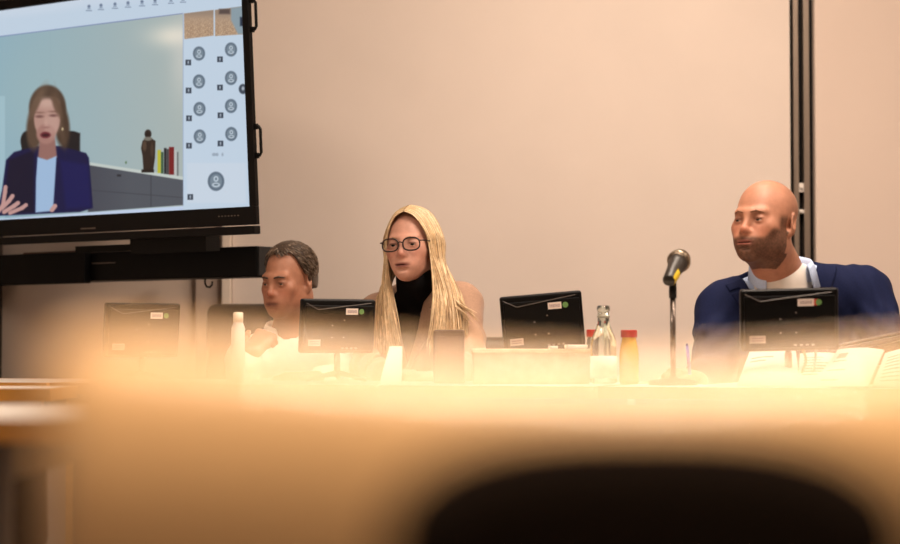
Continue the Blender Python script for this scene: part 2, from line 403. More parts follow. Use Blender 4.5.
# photograph-frame coordinates, only used to lay the call window out on the panel
dy = W_[:, 1]; dz = W_[:, 2]-CAMZ; cP, sP = math.cos(PITCH), math.sin(PITCH)
dep = dy*cP+dz*sP; PX = 450+FPX*W_[:, 0]/dep; PY = 272-FPX*(-dy*sP+dz*cP)/dep
col = np.tile(np.array([196, 213, 230.]), (len(PX), 1))
def paint(mask, c): 
    global col
    m = np.clip(mask, 0, 1)[:, None]; col = col*(1-m)+np.array(c, float)*m
def sm(d, s=.6): return np.clip(.5-d/(2*s), 0, 1)
def ellm(cx, cy, rx, ry, s=.6, rot=0):
    c, s_ = math.cos(rot), math.sin(rot); dx = PX-cx; dyy = PY-cy; a = dx*c+dyy*s_; b = -dx*s_+dyy*c
    q = np.sqrt((a/rx)**2+(b/ry)**2); return sm((q-1)*min(rx, ry), s)
def poly(pts, s=.5):
    ins = np.zeros(len(PX), bool); dist = np.full(len(PX), 1e9); n = len(pts)
    for i in range(n):
        x0, y0 = pts[i]; x1, y1 = pts[(i+1) % n]
        cnd = ((y0 > PY) != (y1 > PY)); ins ^= cnd & (PX < (x1-x0)*(PY-y0)/((y1-y0) if y1 != y0 else 1e-9)+x0)
        t = np.clip(((PX-x0)*(x1-x0)+(PY-y0)*(y1-y0))/((x1-x0)**2+(y1-y0)**2+1e-9), 0, 1)
        dist = np.minimum(dist, np.hypot(PX-x0-t*(x1-x0), PY-y0-t*(y1-y0)))
    return sm(np.where(ins, -dist, dist), s)
def bx(x0, y0, x1, y1, s=.5): return poly([(x0, y0), (x1, y0), (x1, y1), (x0, y1)], s)
L1 = 36.5-.126*PX; L2 = 219-.07*PX
paint(sm(PY-(14-.126*PX), 8)*.5, (225, 228, 238))
vid = sm(L1-PY, .7)*sm(PY-L2, .7)*sm(PX-183, .6)
g = np.clip(PX/183, -1, 1)[:, None]
base = np.array([146, 178, 192.])*(1-g)+np.array([172, 183, 180.])*g
col = col*(1-vid[:, None])+base*vid[:, None]
paint(vid*np.exp(-(((PX-30)/50)**2+((PY-90)/55)**2))*.25, (165, 190, 185))
paint(vid*np.exp(-(((PX-178)/26)**2+((PY-36)/11)**2))*.95, (235, 228, 212))
paint(vid*np.exp(-(((PX-182)/12)**2+((PY-60)/40)**2))*.5, (215, 212, 205))
paint(vid*sm(np.abs(PX-51-.02*(PY-70))-.5, .5)*sm(PY-85, 2)*.1, (130, 160, 170))
paint(vid*sm(PX-5, .6)*sm(96-PY, .6)*.5, (175, 205, 215))
paint(sm(np.abs(PY-L1)-.3, .5)*sm(PX-183)*.7, (70, 80, 150))
paint(sm(np.abs(PX-183.2)-.3, .5)*sm(L1-PY)*sm(PY-L2)*.5, (120, 140, 190))
# cabinet and shelf in the call
paint(poly([(88, 162), (183, 176.5), (183, 181), (88, 167)]), (196, 205, 200))
cabm = poly([(88, 165), (183, 180), (183, 205), (88, 212)])
paint(cabm, (84, 88, 96)); paint(cabm*sm(np.abs(PX-151)-.4, .5)*.7, (50, 52, 60)); paint(cabm*sm(np.abs(PY-(190+.08*(PX-88)))-.4, .5)*.5, (50, 52, 60))
paint(cabm*sm(PX-110, 20)*.4, (60, 60, 72)); paint(bx(117, 174.5, 121, 176.5), (40, 40, 46))
# statuette and books
paint(ellm(148, 134, 3.4, 4.4), (44, 34, 30)); paint(poly([(142.5, 141), (146, 138), (151, 138), (155.5, 141), (155, 158), (153, 172), (143.5, 171), (142.5, 156), (141, 148)]), (52, 40, 34))
paint(ellm(148, 138.8, 4, 2), (120, 115, 105)); paint(ellm(144.5, 146, 2, 5), (84, 66, 54)); paint(ellm(152, 150, 1.6, 7), (72, 56, 46)); paint(bx(141.5, 169.5, 154, 172.5), (40, 32, 28))
for a, bb, c_, tp in ((157.5, 161, (190, 186, 60), 150), (161, 163.4, (60, 90, 66), 152), (164, 166.6, (40, 40, 44), 148), (166.6, 169, (70, 68, 70), 149), (169, 174, (120, 34, 36), 147), (174.5, 176.5, (190, 190, 188), 150), (177, 178.5, (110, 112, 112), 152)):
    paint(bx(a, tp, bb, 172+.14*(a-150)), c_)
paint(ellm(126, 162.5, .8, 1.2), (80, 110, 70))
# chair and speaker
paint(ellm(27, 141, 6.5, 10)+bx(21.5, 139, 33, 152), (38, 34, 34)); paint(bx(62, 133, 80, 152, 1), (36, 32, 34)); paint(ellm(71, 135, 8.5, 4), (36, 32, 34))
paint(poly([(6, 160), (14, 152), (37, 146), (60, 146), (86, 153), (89, 158), (93, 208), (80, 212), (-4, 216), (2, 190)], .7), (26, 26, 66))
paint(poly([(9, 160), (34, 150), (34, 212), (2, 214)], 1.5)*.75, (26, 22, 38)); paint(poly([(60, 160), (88, 165), (91, 207), (66, 209)], 2)*.6, (28, 30, 92))
paint(ellm(47.5, 108, 18.5, 23, 1.2), (84, 66, 54)); paint(ellm(35, 128, 8.5, 22, 1.6, .06), (92, 72, 58)); paint(ellm(62, 126, 7.5, 22, 1.6, -.08), (78, 60, 48)); paint(ellm(38, 100, 4, 14, 3, .45)*.5, (134, 110, 90)); paint(ellm(60, 118, 2, 20, 2, -.15)*.5, (120, 96, 78))
paint(poly([(40, 138), (55, 138), (57, 157), (47, 162), (38, 157)], 1), (150, 108, 100))
paint(poly([(37.5, 157), (47, 160), (56.5, 156), (55, 180), (53, 211), (35.5, 212.5), (36, 180)], .7), (160, 188, 220))
paint(ellm(47, 119, 13, 20, .9), (182, 142, 130)); paint(ellm(46, 134, 9.5, 10, 1.2), (168, 124, 114)); paint(ellm(52, 124, 7, 12, 3)*.4, (205, 168, 156))
paint(ellm(47, 103, 9, 5, 3)*.7, (206, 172, 158)); paint(ellm(57, 106, 3.5, 12, 1.4, -.35)*.9, (104, 80, 64)); paint(ellm(36, 105, 3, 13, 1.4, .4)*.9, (110, 86, 70))
paint(ellm(39.5, 116.5, 3.8, 1.4, .8)*.75, (100, 66, 62)); paint(ellm(53.3, 115.5, 3.8, 1.4, .8)*.75, (100, 66, 62)); paint(ellm(39.5, 112.6, 4.4, .9, .7)*.6, (110, 78, 66)); paint(ellm(53.5, 111.6, 4.4, .9, .7)*.6, (110, 78, 66))
paint(ellm(46, 124, 1.6, 5, 1)*.5, (205, 166, 152)); paint(ellm(46, 127.4, 3, 1, .8)*.6, (135, 92, 86))
paint(ellm(45.5, 135, 5.2, 3.2, .7), (110, 46, 54)); paint(ellm(45.5, 135.2, 3.4, 1.3, .6), (60, 26, 32)); paint(ellm(62.5, 129, .9, 1.4), (210, 190, 150))
for pts, rr in ((((-2, 212), (3, 205), (5, 192), (5.5, 187)), 2), (((2, 208), (9, 201), (12.5, 196)), 2.1), (((4, 212), (14, 206), (18, 203)), 2.1), (((10, 213), (22, 208), (26, 205)), 1.9), (((52, 210), (55, 206)), 2.2)):
    for (x0, y0), (x1, y1) in zip(pts, pts[1:]):
        t = np.clip(((PX-x0)*(x1-x0)+(PY-y0)*(y1-y0))/((x1-x0)**2+(y1-y0)**2), 0, 1)
        paint(sm(np.hypot(PX-x0-t*(x1-x0), PY-y0-t*(y1-y0))-rr, .5), (196, 152, 146))
paint(sm(L2-PY, .7)*sm(PX-183, .6), (196, 212, 236))
# toolbar icons
for k, x in enumerate((89, 101, 115, 128, 142, 155, 171, 183)):
    y = 8.5-.09*(x-90)
    paint(ellm(x, y-2.2, 1.5, 1.6), (110, 125, 150)); paint(bx(x-3, y+1.6, x+3, y+2.5, .4)*.8, (110, 125, 150)); paint(bx(x-1.6, y-.2, x+1.6, y+.6, .4)*.6, (90, 105, 130))
# thumbnails of the hall
nz = lambda s, a=0: .5+.5*np.sin(PX*s*1.7+a+2*np.sin(PY*s*1.1+a))*np.sin(PY*s*2.3+a*2+1.5*np.sin(PX*s))
for q, a in (([(184, 13.5), (213.5, 10), (213.5, 35.5), (184.5, 39)], 0), ([(215, 10), (246, 6), (246, 34), (215.2, 36)], 2)):
    m = poly(q); paint(m, (176, 150, 128)); paint(m*nz(.9, a)*np.clip((PY-14)/14, 0, 1)*.9, (222, 194, 160)); paint(m*(1-nz(1.3, a+1))*.45*np.clip((PY-14)/14, 0, 1), (120, 84, 62)); paint(m*sm(PY-16, 3)*.6, (140, 124, 112))
paint(poly([(231, 8), (246, 6), (246, 34), (238, 34), (231, 20)], 1), (140, 158, 168)); paint(bx(219, 9, 230, 14, 1), (92, 78, 74)); paint(bx(240, 17, 243.5, 26, .8), (40, 52, 70)); paint(ellm(244.5, 15, 1.2, 2), (40, 50, 66))
def user(x, y, r):
    paint(ellm(x, y, r*.86, r), (96, 112, 128)); paint(ellm(x, y, r*.62, r*.74), (122, 138, 152))
    paint(ellm(x, y-r*.25, r*.26, r*.3, .4), (190, 204, 216)); paint(ellm(x, y-r*.25, r*.12, r*.14, .3), (110, 126, 140)); paint(ellm(x, y+r*.38, r*.42, r*.24, .4), (190, 204, 216)); paint(ellm(x, y+r*.36, r*.24, r*.1, .3), (110, 126, 140))
def micb(x, y, s=2.8):
    paint(bx(x-s, y-s, x+s, y+s, .4), (58, 68, 82)); paint(ellm(x, y-.3, .8, 1.4, .4), (170, 182, 196)); paint(bx(x-.9, y+1.3, x+.9, y+1.8, .3), (150, 160, 174))
for x, y in ((199, 53.5), (231, 49.5), (199, 81.5), (231, 78), (199.5, 109), (231, 106), (199.8, 136.5), (231.3, 134)): user(x, y, 7)
for x, y in ((188.3, 62.5), (220, 59.3), (188.6, 90.5), (220, 87.5), (189, 118.3), (220.5, 115.3), (189, 145.7), (220.5, 143.5)): micb(x, y)
paint(bx(187, 163, 246, 203, 1)*.35, (216, 222, 232))
user(216, 181.3, 9.6); micb(190.3, 197); paint(ellm(243, 89, 4.2, 5), (64, 74, 88)); paint(ellm(243, 88.4, 1.4, 2), (170, 180, 192))
for x, w in ((214, 2), (217, 1.5), (222.5, 1)): paint(ellm(x, 154.5, w, 1.6, .6)*.6, (130, 142, 158))
lin = np.where(col/255 > .04045, ((col/255+.055)/1.055)**2.4, col/255/12.92)
me = bpy.data.meshes.new('screen'); me.vertices.add(len(loc)); me.vertices.foreach_set('co', loc[:, :3].astype(np.float32).ravel())
ii = np.arange(gx*gz).reshape(gx, gz); q = np.stack([ii[:-1, :-1], ii[1:, :-1], ii[1:, 1:], ii[:-1, 1:]], -1).reshape(-1, 4)
me.loops.add(q.size); me.loops.foreach_set('vertex_index', q.ravel().astype(np.int32)); me.polygons.add(len(q)); me.polygons.foreach_set('loop_start', np.arange(0, q.size, 4, dtype=np.int32)); me.update(calc_edges=True)
set_col(me, lin)
scr_m = attr_mat('lit_screen', .3, emit=1.0, spec=.2)
s_o = obj('screen', me, scr_m, tv); s_o['label'] = 'lit screen with a video call: woman in a navy blazer'

# soundbar under the television
SB = P(256.5, 276.5, 5.86); sb = empty('soundbar', SB, 'long black soundbar housing hung below the television', 'soundbar'); sb.rotation_euler = (0, 0, -A)
obj('housing', boxm((-.55, .05, .045), (1.10, .1, .09)), black_m, sb, bevel=.004)
obj('end_cap', boxm((.004, .05, .045), (.008, .094, .086)), mat('matt_black', (26, 24, 24), .6), sb, bevel=.002)
obj('front_box', boxm((-.89, -.012, .042), (.42, .03, .098)), mat('matt_black2', (7, 6, 7), .5, spec=.2), sb, bevel=.003)
obj('slot', boxm((-.62, -.002, .055), (.1, .006, .003)), steel_m, sb)
obj('cable_hook', tube(bmesh.new(), [(-.255, .06, .002), (-.255, .06, -.014), (-.248, .06, -.024), (-.236, .06, -.026), (-.226, .06, -.018), (-.226, .06, -.008)], .003, 8), black_m, sb)
obj('wood_strip', boxm((-.8, .04, .095), (.42, .03, .008)), mat('brown_strip', (120, 74, 40), .5), sb)
obj('wall_bracket', boxm((-.60, .2, .05), (.05, .2, .04)), black_m, sb)

# ================================================================== SMALL MONITORS
mon_m = mat('monitor_black', (8, 7, 7), .4, noise=.15, scale=80, spec=.2)
lab_m = mat('sticker_white', (215, 200, 190), .6, noise=.03); red_m = mat('sticker_red', (190, 60, 50), .6); grn_m = mat('sticker_green', (96, 136, 74), .6)
gry_m = mat('sticker_grey', (168, 150, 140), .6); ink_m = mat('ink', (110, 90, 100), .7)
dglass_m = mat('dark_display', (6, 6, 8), .15)
def monitor(px, py, D, wpx, hpx, yaw, roll, label, tilt=6, red=False, stand=True):
    w = wpx*D/FPX/math.cos(yaw); h = hpx*D/FPX; c = P(px, py, D)
    base = Vector((c.x, D, .74))
    t = empty('desk_monitor', base, label, 'monitor', 'small black monitors on the tables')
    Mo = Matrix.Translation((0, 0, c.z-.74)) @ Euler((R(tilt), R(-roll), yaw), 'XYZ').to_matrix().to_4x4()
    def mk(bm): bm.transform(Mo); return bm
    bm = rbox(w, .022, h, .006, 3)
    obj('housing', mk(bm), mon_m, t, smooth=False)
    obj('display', mk(boxm((0, .0115, 0), (w-.016, .001, h-.02))), dglass_m, t)
    bm = rbox(w*.93, .008, h*.84, .003, 2); bm.transform(Matrix.Translation((0, -.0125, -.004))); obj('rear_cover', mk(bm), mon_m, t)
    s = obj('sticker', mk(boxm((w*.16, -.0168, h*.28), (w*.165, .0006, h*.115))), lab_m, t); s['label'] = 'white barcode sticker'
    bm = bmesh.new()
    for k in range(9): box(bm, (w*.16+(k-4)*w*.014, -.01715, h*.28), (w*.006, .0003, h*.055))
    obj('barcode', mk(bm), ink_m, s)
    bm = lathe([(h*.05, 0), (h*.05, .0006)], 16, Matrix.Translation((w*.29, -.0168, h*.28)) @ Matrix.Rotation(PI/2, 4, 'X')); o = obj('dot_sticker', mk(bm), grn_m, t); o['label'] = 'green round sticker'
    if red: obj('red_sticker', mk(boxm((w*.262, -.0166, h*.28), (w*.04, .0006, h*.1))), red_m, t)
    o = obj('sticker', mk(boxm((-w*.335, -.0168, -h*.3), (w*.165, .0006, h*.12))), gry_m, t); o['label'] = 'grey type plate'
    bm = bmesh.new()
    for k in range(2): box(bm, (-w*.335, -.0172, -h*(.28+.04*k)), (w*.12, .0003, h*.012))
    obj('print', mk(bm), ink_m, o)
    # reflection across the rear, built as a thin lighter tube
    bm = bmesh.new(); tube(bm, [(-w*.46, -.017, h*.43), (-w*.3, -.017, h*.31), (w*.42, -.017, h*.44)], .0009, 6); obj('reflection_line', mk(bm), mat('reflection_line', (90, 80, 74), .4), t)
    for sx, sz in ((-.1, -.2), (.06, -.2), (-.1, .02), (.06, .12)): obj('screw', mk(boxm((w*sx, -.017, h*sz), (.004, .001, .003))), steel_m, t)
    bm = bmesh.new()
    for k in range(4): box(bm, (w*(.05+.06*k), -.017, -h*.4), (w*.03, .001, h*.03))
    obj('port_row', mk(bm), steel_m, t)
    # stand: pillar with a clamp and a low spread foot
    zc = c.z-.74-h/2
    bm = bmesh.new(); tube(bm, [(0, .01, zc+.025), (0, .012, zc-.005)], .007, 10); tube(bm, [(0, .012, zc-.004), (0, .012, .012)], .0085, 12)
    obj('stand', bm, mat('stand_black', (40, 36, 34), .4), t, smooth=True)
    for sx in (-1, 1):
        bm = bmesh.new(); tube(bm, [(0, .012, .022), (sx*.03, .0, .016), (sx*.075, -.03, .005)], [.008, .006, .005], 8); obj('foot', bm, mat('stand_black', (40, 36, 34), .4), t, smooth=True)
    bm = bmesh.new(); tube(bm, [(0, .012, .02), (0, .07, .005)], [.008, .005], 8); obj('foot', bm, mat('stand_black', (40, 36, 34), .4), t, smooth=True)
    return t
m_r = monitor(789, 319.5, 4.55, 98, 62, 0, 1.3, 'small black monitor with a red and a green sticker, in front of the bearded man', red=True)
monitor(542.5, 322, 4.98, 82, 57, 0, 5, 'small black monitor standing tilted between the blonde woman and the bottles')
monitor(337, 326, 5.12, 71, 54, R(28), 0, 'small black monitor directly in front of the dark-haired man')
monitor(141.5, 330, 5.22, 67, 54, R(33), 0, 'hazy small black monitor under the soundbar, leftmost on the table')
# cables of the right monitor
for nm, lb, mm, pts in (('signal_cable', 'thin brown cable hanging from the bearded man\'s monitor', mat('brown_cable', (150, 100, 70), .5), [(803, 350, 4.55), (806, 360, 4.54), (802, 372, 4.53), (798, 384.5, 4.52)]),
                    ('signal_cable', 'grey cable hanging beside the brown one under the bearded man\'s monitor', mat('grey_cable', (90, 82, 80), .5), [(816, 349, 4.55), (815, 362, 4.54), (812, 375, 4.52), (809, 385, 4.5)])):
    pp = [P(*q) for q in pts]; bm = bmesh.new(); o0 = pp[-1]; tube(bm, [p-o0 for p in catmull([tuple(p) for p in pp], 14) for p in [Vector(p)]], .003, 8)
    o = obj(nm, bm, mm, smooth=True); o.location = o0; props(o, lb, 'cable')

# ================================================================== BOTTLES
glass_m = mat('clear_glass', (228, 236, 226), .04, noise=0, trans=.95, ior=1.45)
water_m = mat('water', (240, 245, 240), .02, noise=0, trans=1, ior=1.33)
juice_m = mat('orange_juice', (238, 164, 20), .35, noise=.06, scale=60); 
cap_m = mat('red_cap', (178, 22, 18), .4); paperl_m = mat('paper_label', (222, 212, 198), .7)
def bottle(px, ytop, D, w, label, kind):
    base = P(px, 340, D); base.z = .74; H = P(px, ytop, D).z-.74; r = w*D/FPX/2
    t = empty('juice_bottle' if kind == 'juice' else 'water_bottle' if kind == 'water' else 'mineral_bottle', base, label, 'bottle', None)
    if kind == 'water':
        prof = [(r*.9, .0005), (r, .006), (r, H*.50), (r*.92, H*.58), (r*.62, H*.70), (r*.46, H*.78), (r*.42, H*.93), (r*.5, H*.935), (r*.5, H*.985), (r*.42, H)]
    else:
        prof = [(r*.9, .0005), (r, .006), (r, H*.55), (r*.94, H*.66), (r*.76, H*.80), (r*.7, H*.88), (r*.7, H*.93)]
    obj('glass', lathe(prof, 32), glass_m if kind == 'water' else (mat('juice_glass', (245, 190, 60), .12, noise=.03, trans=.25) if kind == 'juice' else glass_m), t, smooth=True)
    if kind != 'water':
        obj('cap', lathe([(r*.8, H*.86), (r*.84, H*.87), (r*.84, H*.99), (r*.78, H)], 32), cap_m, t, smooth=False)
    if kind == 'juice':
        obj('juice', lathe([(r*.86, .004), (r*.93, .01), (r*.93, H*.55), (r*.86, H*.68), (r*.64, H*.80)], 32), juice_m, t, smooth=True)
    else:
        obj('label_band', lathe([(r*1.01, H*.1), (r*1.015, H*.1), (r*1.015, H*.36), (r*1.01, H*.36)], 32), paperl_m, t, smooth=True)
    if kind == 'water': obj('neck_ring', lathe([(r*.44, H*.845), (r*.5, H*.85), (r*.5, H*.865), (r*.44, H*.87)], 32), mat('ring_grey', (150, 145, 130), .4), t)
    return t
bottle(603.5, 305.5, 4.72, 26, 'clear glass water bottle with a long neck, tallest of the bottles', 'water')
bottle(629, 330, 4.78, 19.5, 'orange juice bottle with a red cap, right of the glass bottle', 'juice')
bottle(594, 329.5, 4.92, 18, 'red-capped clear bottle half hidden behind the glass water bottle', 'mineral')

# ================================================================== MICROPHONE ON STAND
mb = P(673, 340, 4.62); mb.z = .74
ms = empty('microphone_stand', mb, 'slim metal microphone stand on the table, left of the bearded man', 'microphone stand')
zt = P(673, 296, 4.62).z
obj('pole', tube(bmesh.new(), [(0, 0, .012), (0, 0, zt-.74)], .0065, 14), mat('chrome', (120, 108, 100), .22, .9), ms, smooth=True)
obj('base', lathe([(.055, .0005), (.058, .004), (.055, .011), (.012, .016), (.01, .02)], 32), black_m, ms, smooth=True)
obj('clip', tube(bmesh.new(), [(0, 0, zt-.745), (.0, 0, zt-.72), (.001, 0, zt-.705), (.002, .0, zt-.695)], [.009, .009, .007, .012], 12), black_m, ms, smooth=True)
a = P(668.5, 281, 4.58); b_ = P(680, 259, 4.68); d = (b_-a).normalized()
mi = empty('microphone', a, 'black handheld microphone with a yellow band clipped on the metal stand', 'microphone')
Q = d.to_track_quat('Z', 'Y').to_matrix().to_4x4(); Lm = (b_-a).length
def mlathe(p): return lathe(p, 24, Q)
obj('body', mlathe([(.012, 0), (.0145, .003), (.0165, Lm*.35), (.021, Lm*.72), (.023, Lm*.8)]), mat('mic_black', (38, 32, 26), .4), mi, smooth=True)
def band_patch():
    lv_ = Q.inverted().to_3x3() @ Vector((.35, -1, -.5)); A0_ = math.atan2(lv_.y, lv_.x)
    bm = bmesh.new(); rows = []
    for i in range(17):
        a = A0_+R(-45+i*90/16); rows.append([bm.verts.new((math.cos(a)*r_, math.sin(a)*r_, z_)) for r_, z_ in ((.0150, .001), (.0158, .004), (.0182, Lm*.34), (.0172, Lm*.345))])
    for a, b in zip(rows, rows[1:]):
        for k in range(3): bm.faces.new((a[k], b[k], b[k+1], a[k+1]))
    bm.transform(Q); return bm
o = obj('band', band_patch(), mat('yellow_tape', (205, 175, 40), .5), mi, smooth=True); o['label'] = 'yellow band'
obj('grille', mlathe([(.0235, Lm*.8), (.0262, Lm*.86), (.0266, Lm*.9), (.0262, Lm*.94), (.024, Lm*1.04), (.018, Lm*1.12), (.008, Lm*1.165), (0, Lm*1.17)]), mat('wire_mesh', (105, 92, 78), .35, .8, noise=.5, scale=400, bump=.8), mi, smooth=True)
obj('ring', mlathe([(.0262, Lm*.86), (.028, Lm*.875), (.028, Lm*.915), (.0262, Lm*.93)]), mat('ring_metal', (160, 145, 125), .3, .9), mi, smooth=True)

# ================================================================== PAPERS, LAPTOP, CARD
paper_m = mat('paper', (192, 180, 174), .7, noise=.02); print_m = mat('grey_print', (120, 108, 104), .7)
def sheet(corners, name, label, cat, thick=.004, group=None, marks=(), bend=.006, mm=None):
    """corners: four world points (front-left, front-right, back-right, back-left) of a slightly curled sheet stack"""
    for c in corners: c.z = max(c.z, .7408)
    o0 = sum(corners, Vector())/4; o0.z = min(c.z for c in corners)
    t = empty(name, o0, label, cat, group)
    def pt(u, v, e=0):
        a, b, c, d = [c-o0 for c in corners]
        p = a*(1-u)*(1-v)+b*u*(1-v)+c*u*v+d*(1-u)*v
        n = (b-a).cross(d-a).normalized(); n = n if n.z > 0 else -n
        return p+n*(e+bend*math.sin(PI*u)*math.sin(2.2*v))
    bm = bmesh.new(); N = 14; g1 = [[bm.verts.new(pt(i/N, j/N)) for j in range(N+1)] for i in range(N+1)]; g2 = [[bm.verts.new(pt(i/N, j/N, thick)) for j in range(N+1)] for i in range(N+1)]
    for i in range(N):
        for j in range(N):
            bm.faces.new((g1[i][j], g1[i][j+1], g1[i+1][j+1], g1[i+1][j])); bm.faces.new((g2[i][j], g2[i+1][j], g2[i+1][j+1], g2[i][j+1]))
        bm.faces.new((g1[i][0], g1[i+1][0], g2[i+1][0], g2[i][0])); bm.faces.new((g1[i+1][N], g1[i][N], g2[i][N], g2[i+1][N]))
        bm.faces.new((g1[0][i+1], g1[0][i], g2[0][i], g2[0][i+1])); bm.faces.new((g1[N][i], g1[N][i+1], g2[N][i+1], g2[N][i]))
    obj('sheets', bm, mm or paper_m, t, smooth=False)
    if marks:
        bm = bmesh.new()
        for u0, v0, u1, v1 in marks:
            n = 6; lo = [bm.verts.new(pt(u0+(u1-u0)*i/n, v0, thick+.0006)) for i in range(n+1)]; hi = [bm.verts.new(pt(u0+(u1-u0)*i/n, v1, thick+.0006)) for i in range(n+1)]
            for i in range(n): bm.faces.new((lo[i], lo[i+1], hi[i+1], hi[i]))
        obj('print', bm, print_m, t)
    return t
def lines(x0=.1, x1=.9, y0=.12, y1=.85, n=9):
    out = []
    for k in range(n):
        y = y0+(y1-y0)*k/n; out.append((x0, y, x0+(x1-x0)*random.uniform(.5, 1), y+.03))
    return out
sheet([P(737, 388, 4.47), P(800, 389, 4.4), P(796, 352, 4.72), P(750, 352, 4.74)], 'document', 'white papers slanting up behind the foot of the bearded man\'s monitor', 'papers', .003, 'papers before the bearded man', [(.1, .6, .4, .64), (.1, .7, .55, .74)], .008)
sheet([P(812, 390, 4.34), P(868, 392, 4.27), P(884, 351, 4.58), P(838, 351, 4.62)], 'document', 'white printed sheets leaning against the black laptop, near the right edge', 'papers', .004, 'papers before the bearded man', lines(n=6, x1=.6)[::2]+[(.12, .7, .32, .85)], .006)
sheet([P(872, 391, 4.3), P(935, 392, 4.24), P(940, 353, 4.58), P(885, 354, 4.6)], 'document', 'crumpled printed sheets cut by the right edge of the picture', 'papers', .003, 'papers before the bearded man', lines(n=8), .014)
sheet([P(798, 388, 4.42), P(826, 388, 4.4), P(840, 354, 4.7), P(800, 354, 4.72)], 'document', 'striped printed page between the monitor cables and the leaning sheets', 'papers', .002, 'papers before the bearded man', lines(n=7, y0=.3, y1=.9), .003)
# closed black laptop propped on the papers
la = P(843, 349, 4.66); lap = empty('laptop', la, 'closed black laptop lying slanted in front of the bearded man\'s arm', 'laptop')
lv = (P(925, 333, 4.62)-la); lM = Matrix.Rotation(math.atan2(-lv.z, lv.x)*1, 4, 'Y') @ Matrix.Rotation(R(-4), 4, 'X')
bm = rbox(.3, .2, .012, .004); bm.transform(Matrix.Translation((.15, .1, .0))); bm.transform(lM); obj('base', bm, mat('laptop_grey', (46, 42, 42), .35, .3), lap)
bm = rbox(.3, .2, .007, .003); bm.transform(Matrix.Translation((.15, .1, .0105))); bm.transform(lM); obj('lid', bm, mat('laptop_lid', (70, 64, 62), .3, .4), lap)
bm = boxm((.11, .1, -.02), (.16, .14, .027)); bm.transform(lM); obj('rubber_foot', bm, black_m, lap)
# binder carrying the laptop and papers
bn = P(880, 372, 4.78); bn.z = .74
bd = empty('ring_binder', bn, 'dark ring binders lying under the black laptop', 'binder'); obj('cover', boxm((-.0, 0, .022), (.26, .15, .044)), mat('binder_grey', (170, 158, 148), .6), bd, bevel=.003); obj('pages', boxm((0, -.003, .022), (.252, .15, .034)), paper_m, bd)
# document box under the middle monitor
db = P(531, 360, 4.78); db.z = .74
t = empty('document_box', db, 'low pale document box behind the tilted monitor, holding loose papers', 'box'); hh = P(531, 349, 4.78).z-.74
w_ = 116*4.78/2000
bm = boxm((0, 0.03, hh/2), (w_, .12, hh)); obj('body', bm, mat('cream_card', (200, 176, 152), .7), t, bevel=.003)
obj('lid', boxm((0, .03, hh-.004), (w_+.006, .126, .01)), mat('cream_card2', (212, 190, 160), .6), t, bevel=.002)
for px, w, hgt, lb in ((553, .018, .006, 'small white eraser on the pale document box, under the tilted monitor'), (576, .05, .009, 'folded white note on the pale document box, left of the bottles')):
    p = P(px, 349, 4.76); o = obj('paper_note', boxm((0, 0, hgt/2), (w, .03, hgt), Matrix.Rotation(.2, 3, 'Z')), white_m, bevel=.002); o.location = (p.x, p.y, .74+hh+.0015); props(o, lb, 'note')
# name tent card, glass, loudspeaker
cp = P(393, 372, 4.72); cp.z = .74
bm = bmesh.new()
hh2 = P(393, 346, 4.72).z-.74; vs = [bm.verts.new(v) for v in ((-.032, -.03, 0), (.02, -.03, 0), (.022, 0, hh2), (-.008, 0, hh2), (-.032, .03, 0), (.02, .03, 0))]
bm.faces.new((vs[0], vs[1], vs[2], vs[3])); bm.faces.new((vs[3], vs[2], vs[5], vs[4])); 
o = obj('tent_card', bm, mat('bright_card', (250, 246, 240), .6, noise=.01)); o.location = cp; sd = o.modifiers.new('solid', 'SOLIDIFY'); sd.thickness = .001
props(o, 'bright white folded card standing in front of the blonde woman', 'card')
kp = P(449, 360, 4.85); kp.z = .74; hk = P(449, 330, 4.85).z-.74
t = empty('desk_speaker', kp, 'brown box-shaped desk loudspeaker by the blonde woman\'s arm', 'loudspeaker')
bm = rbox(31*4.85/2000, .06, hk, .005, 3); bm.transform(Matrix.Translation((0, 0, hk/2+.0005))); obj('housing', bm, mat('brown_plastic', (74, 50, 40), .5), t)
obj('grille', boxm((0, -.0305, hk*.48), (.058, .002, hk*.8)), mat('brown_cloth', (92, 64, 50), .9, noise=.3, scale=600), t, bevel=.0008)
gp = P(238, 372, 4.95); gp.z = .74; hg = P(238, 313, 4.95).z-.74
t = empty('thermos_flask', gp, 'slim white thermos bottle in front of the dark-haired man\'s chair', 'bottle')
obj('flask', lathe([(.016, .0005), (.017, .005), (.017, hg*.78), (.011, hg*.87), (.011, hg*.9)], 24), white_m, t, smooth=True); obj('cap', lathe([(.0125, hg*.87), (.0125, hg), (.010, hg+.002)], 24), mat('cream_plastic', (240, 226, 205), .5), t, smooth=True)
bp = P(686, 366, 4.6)

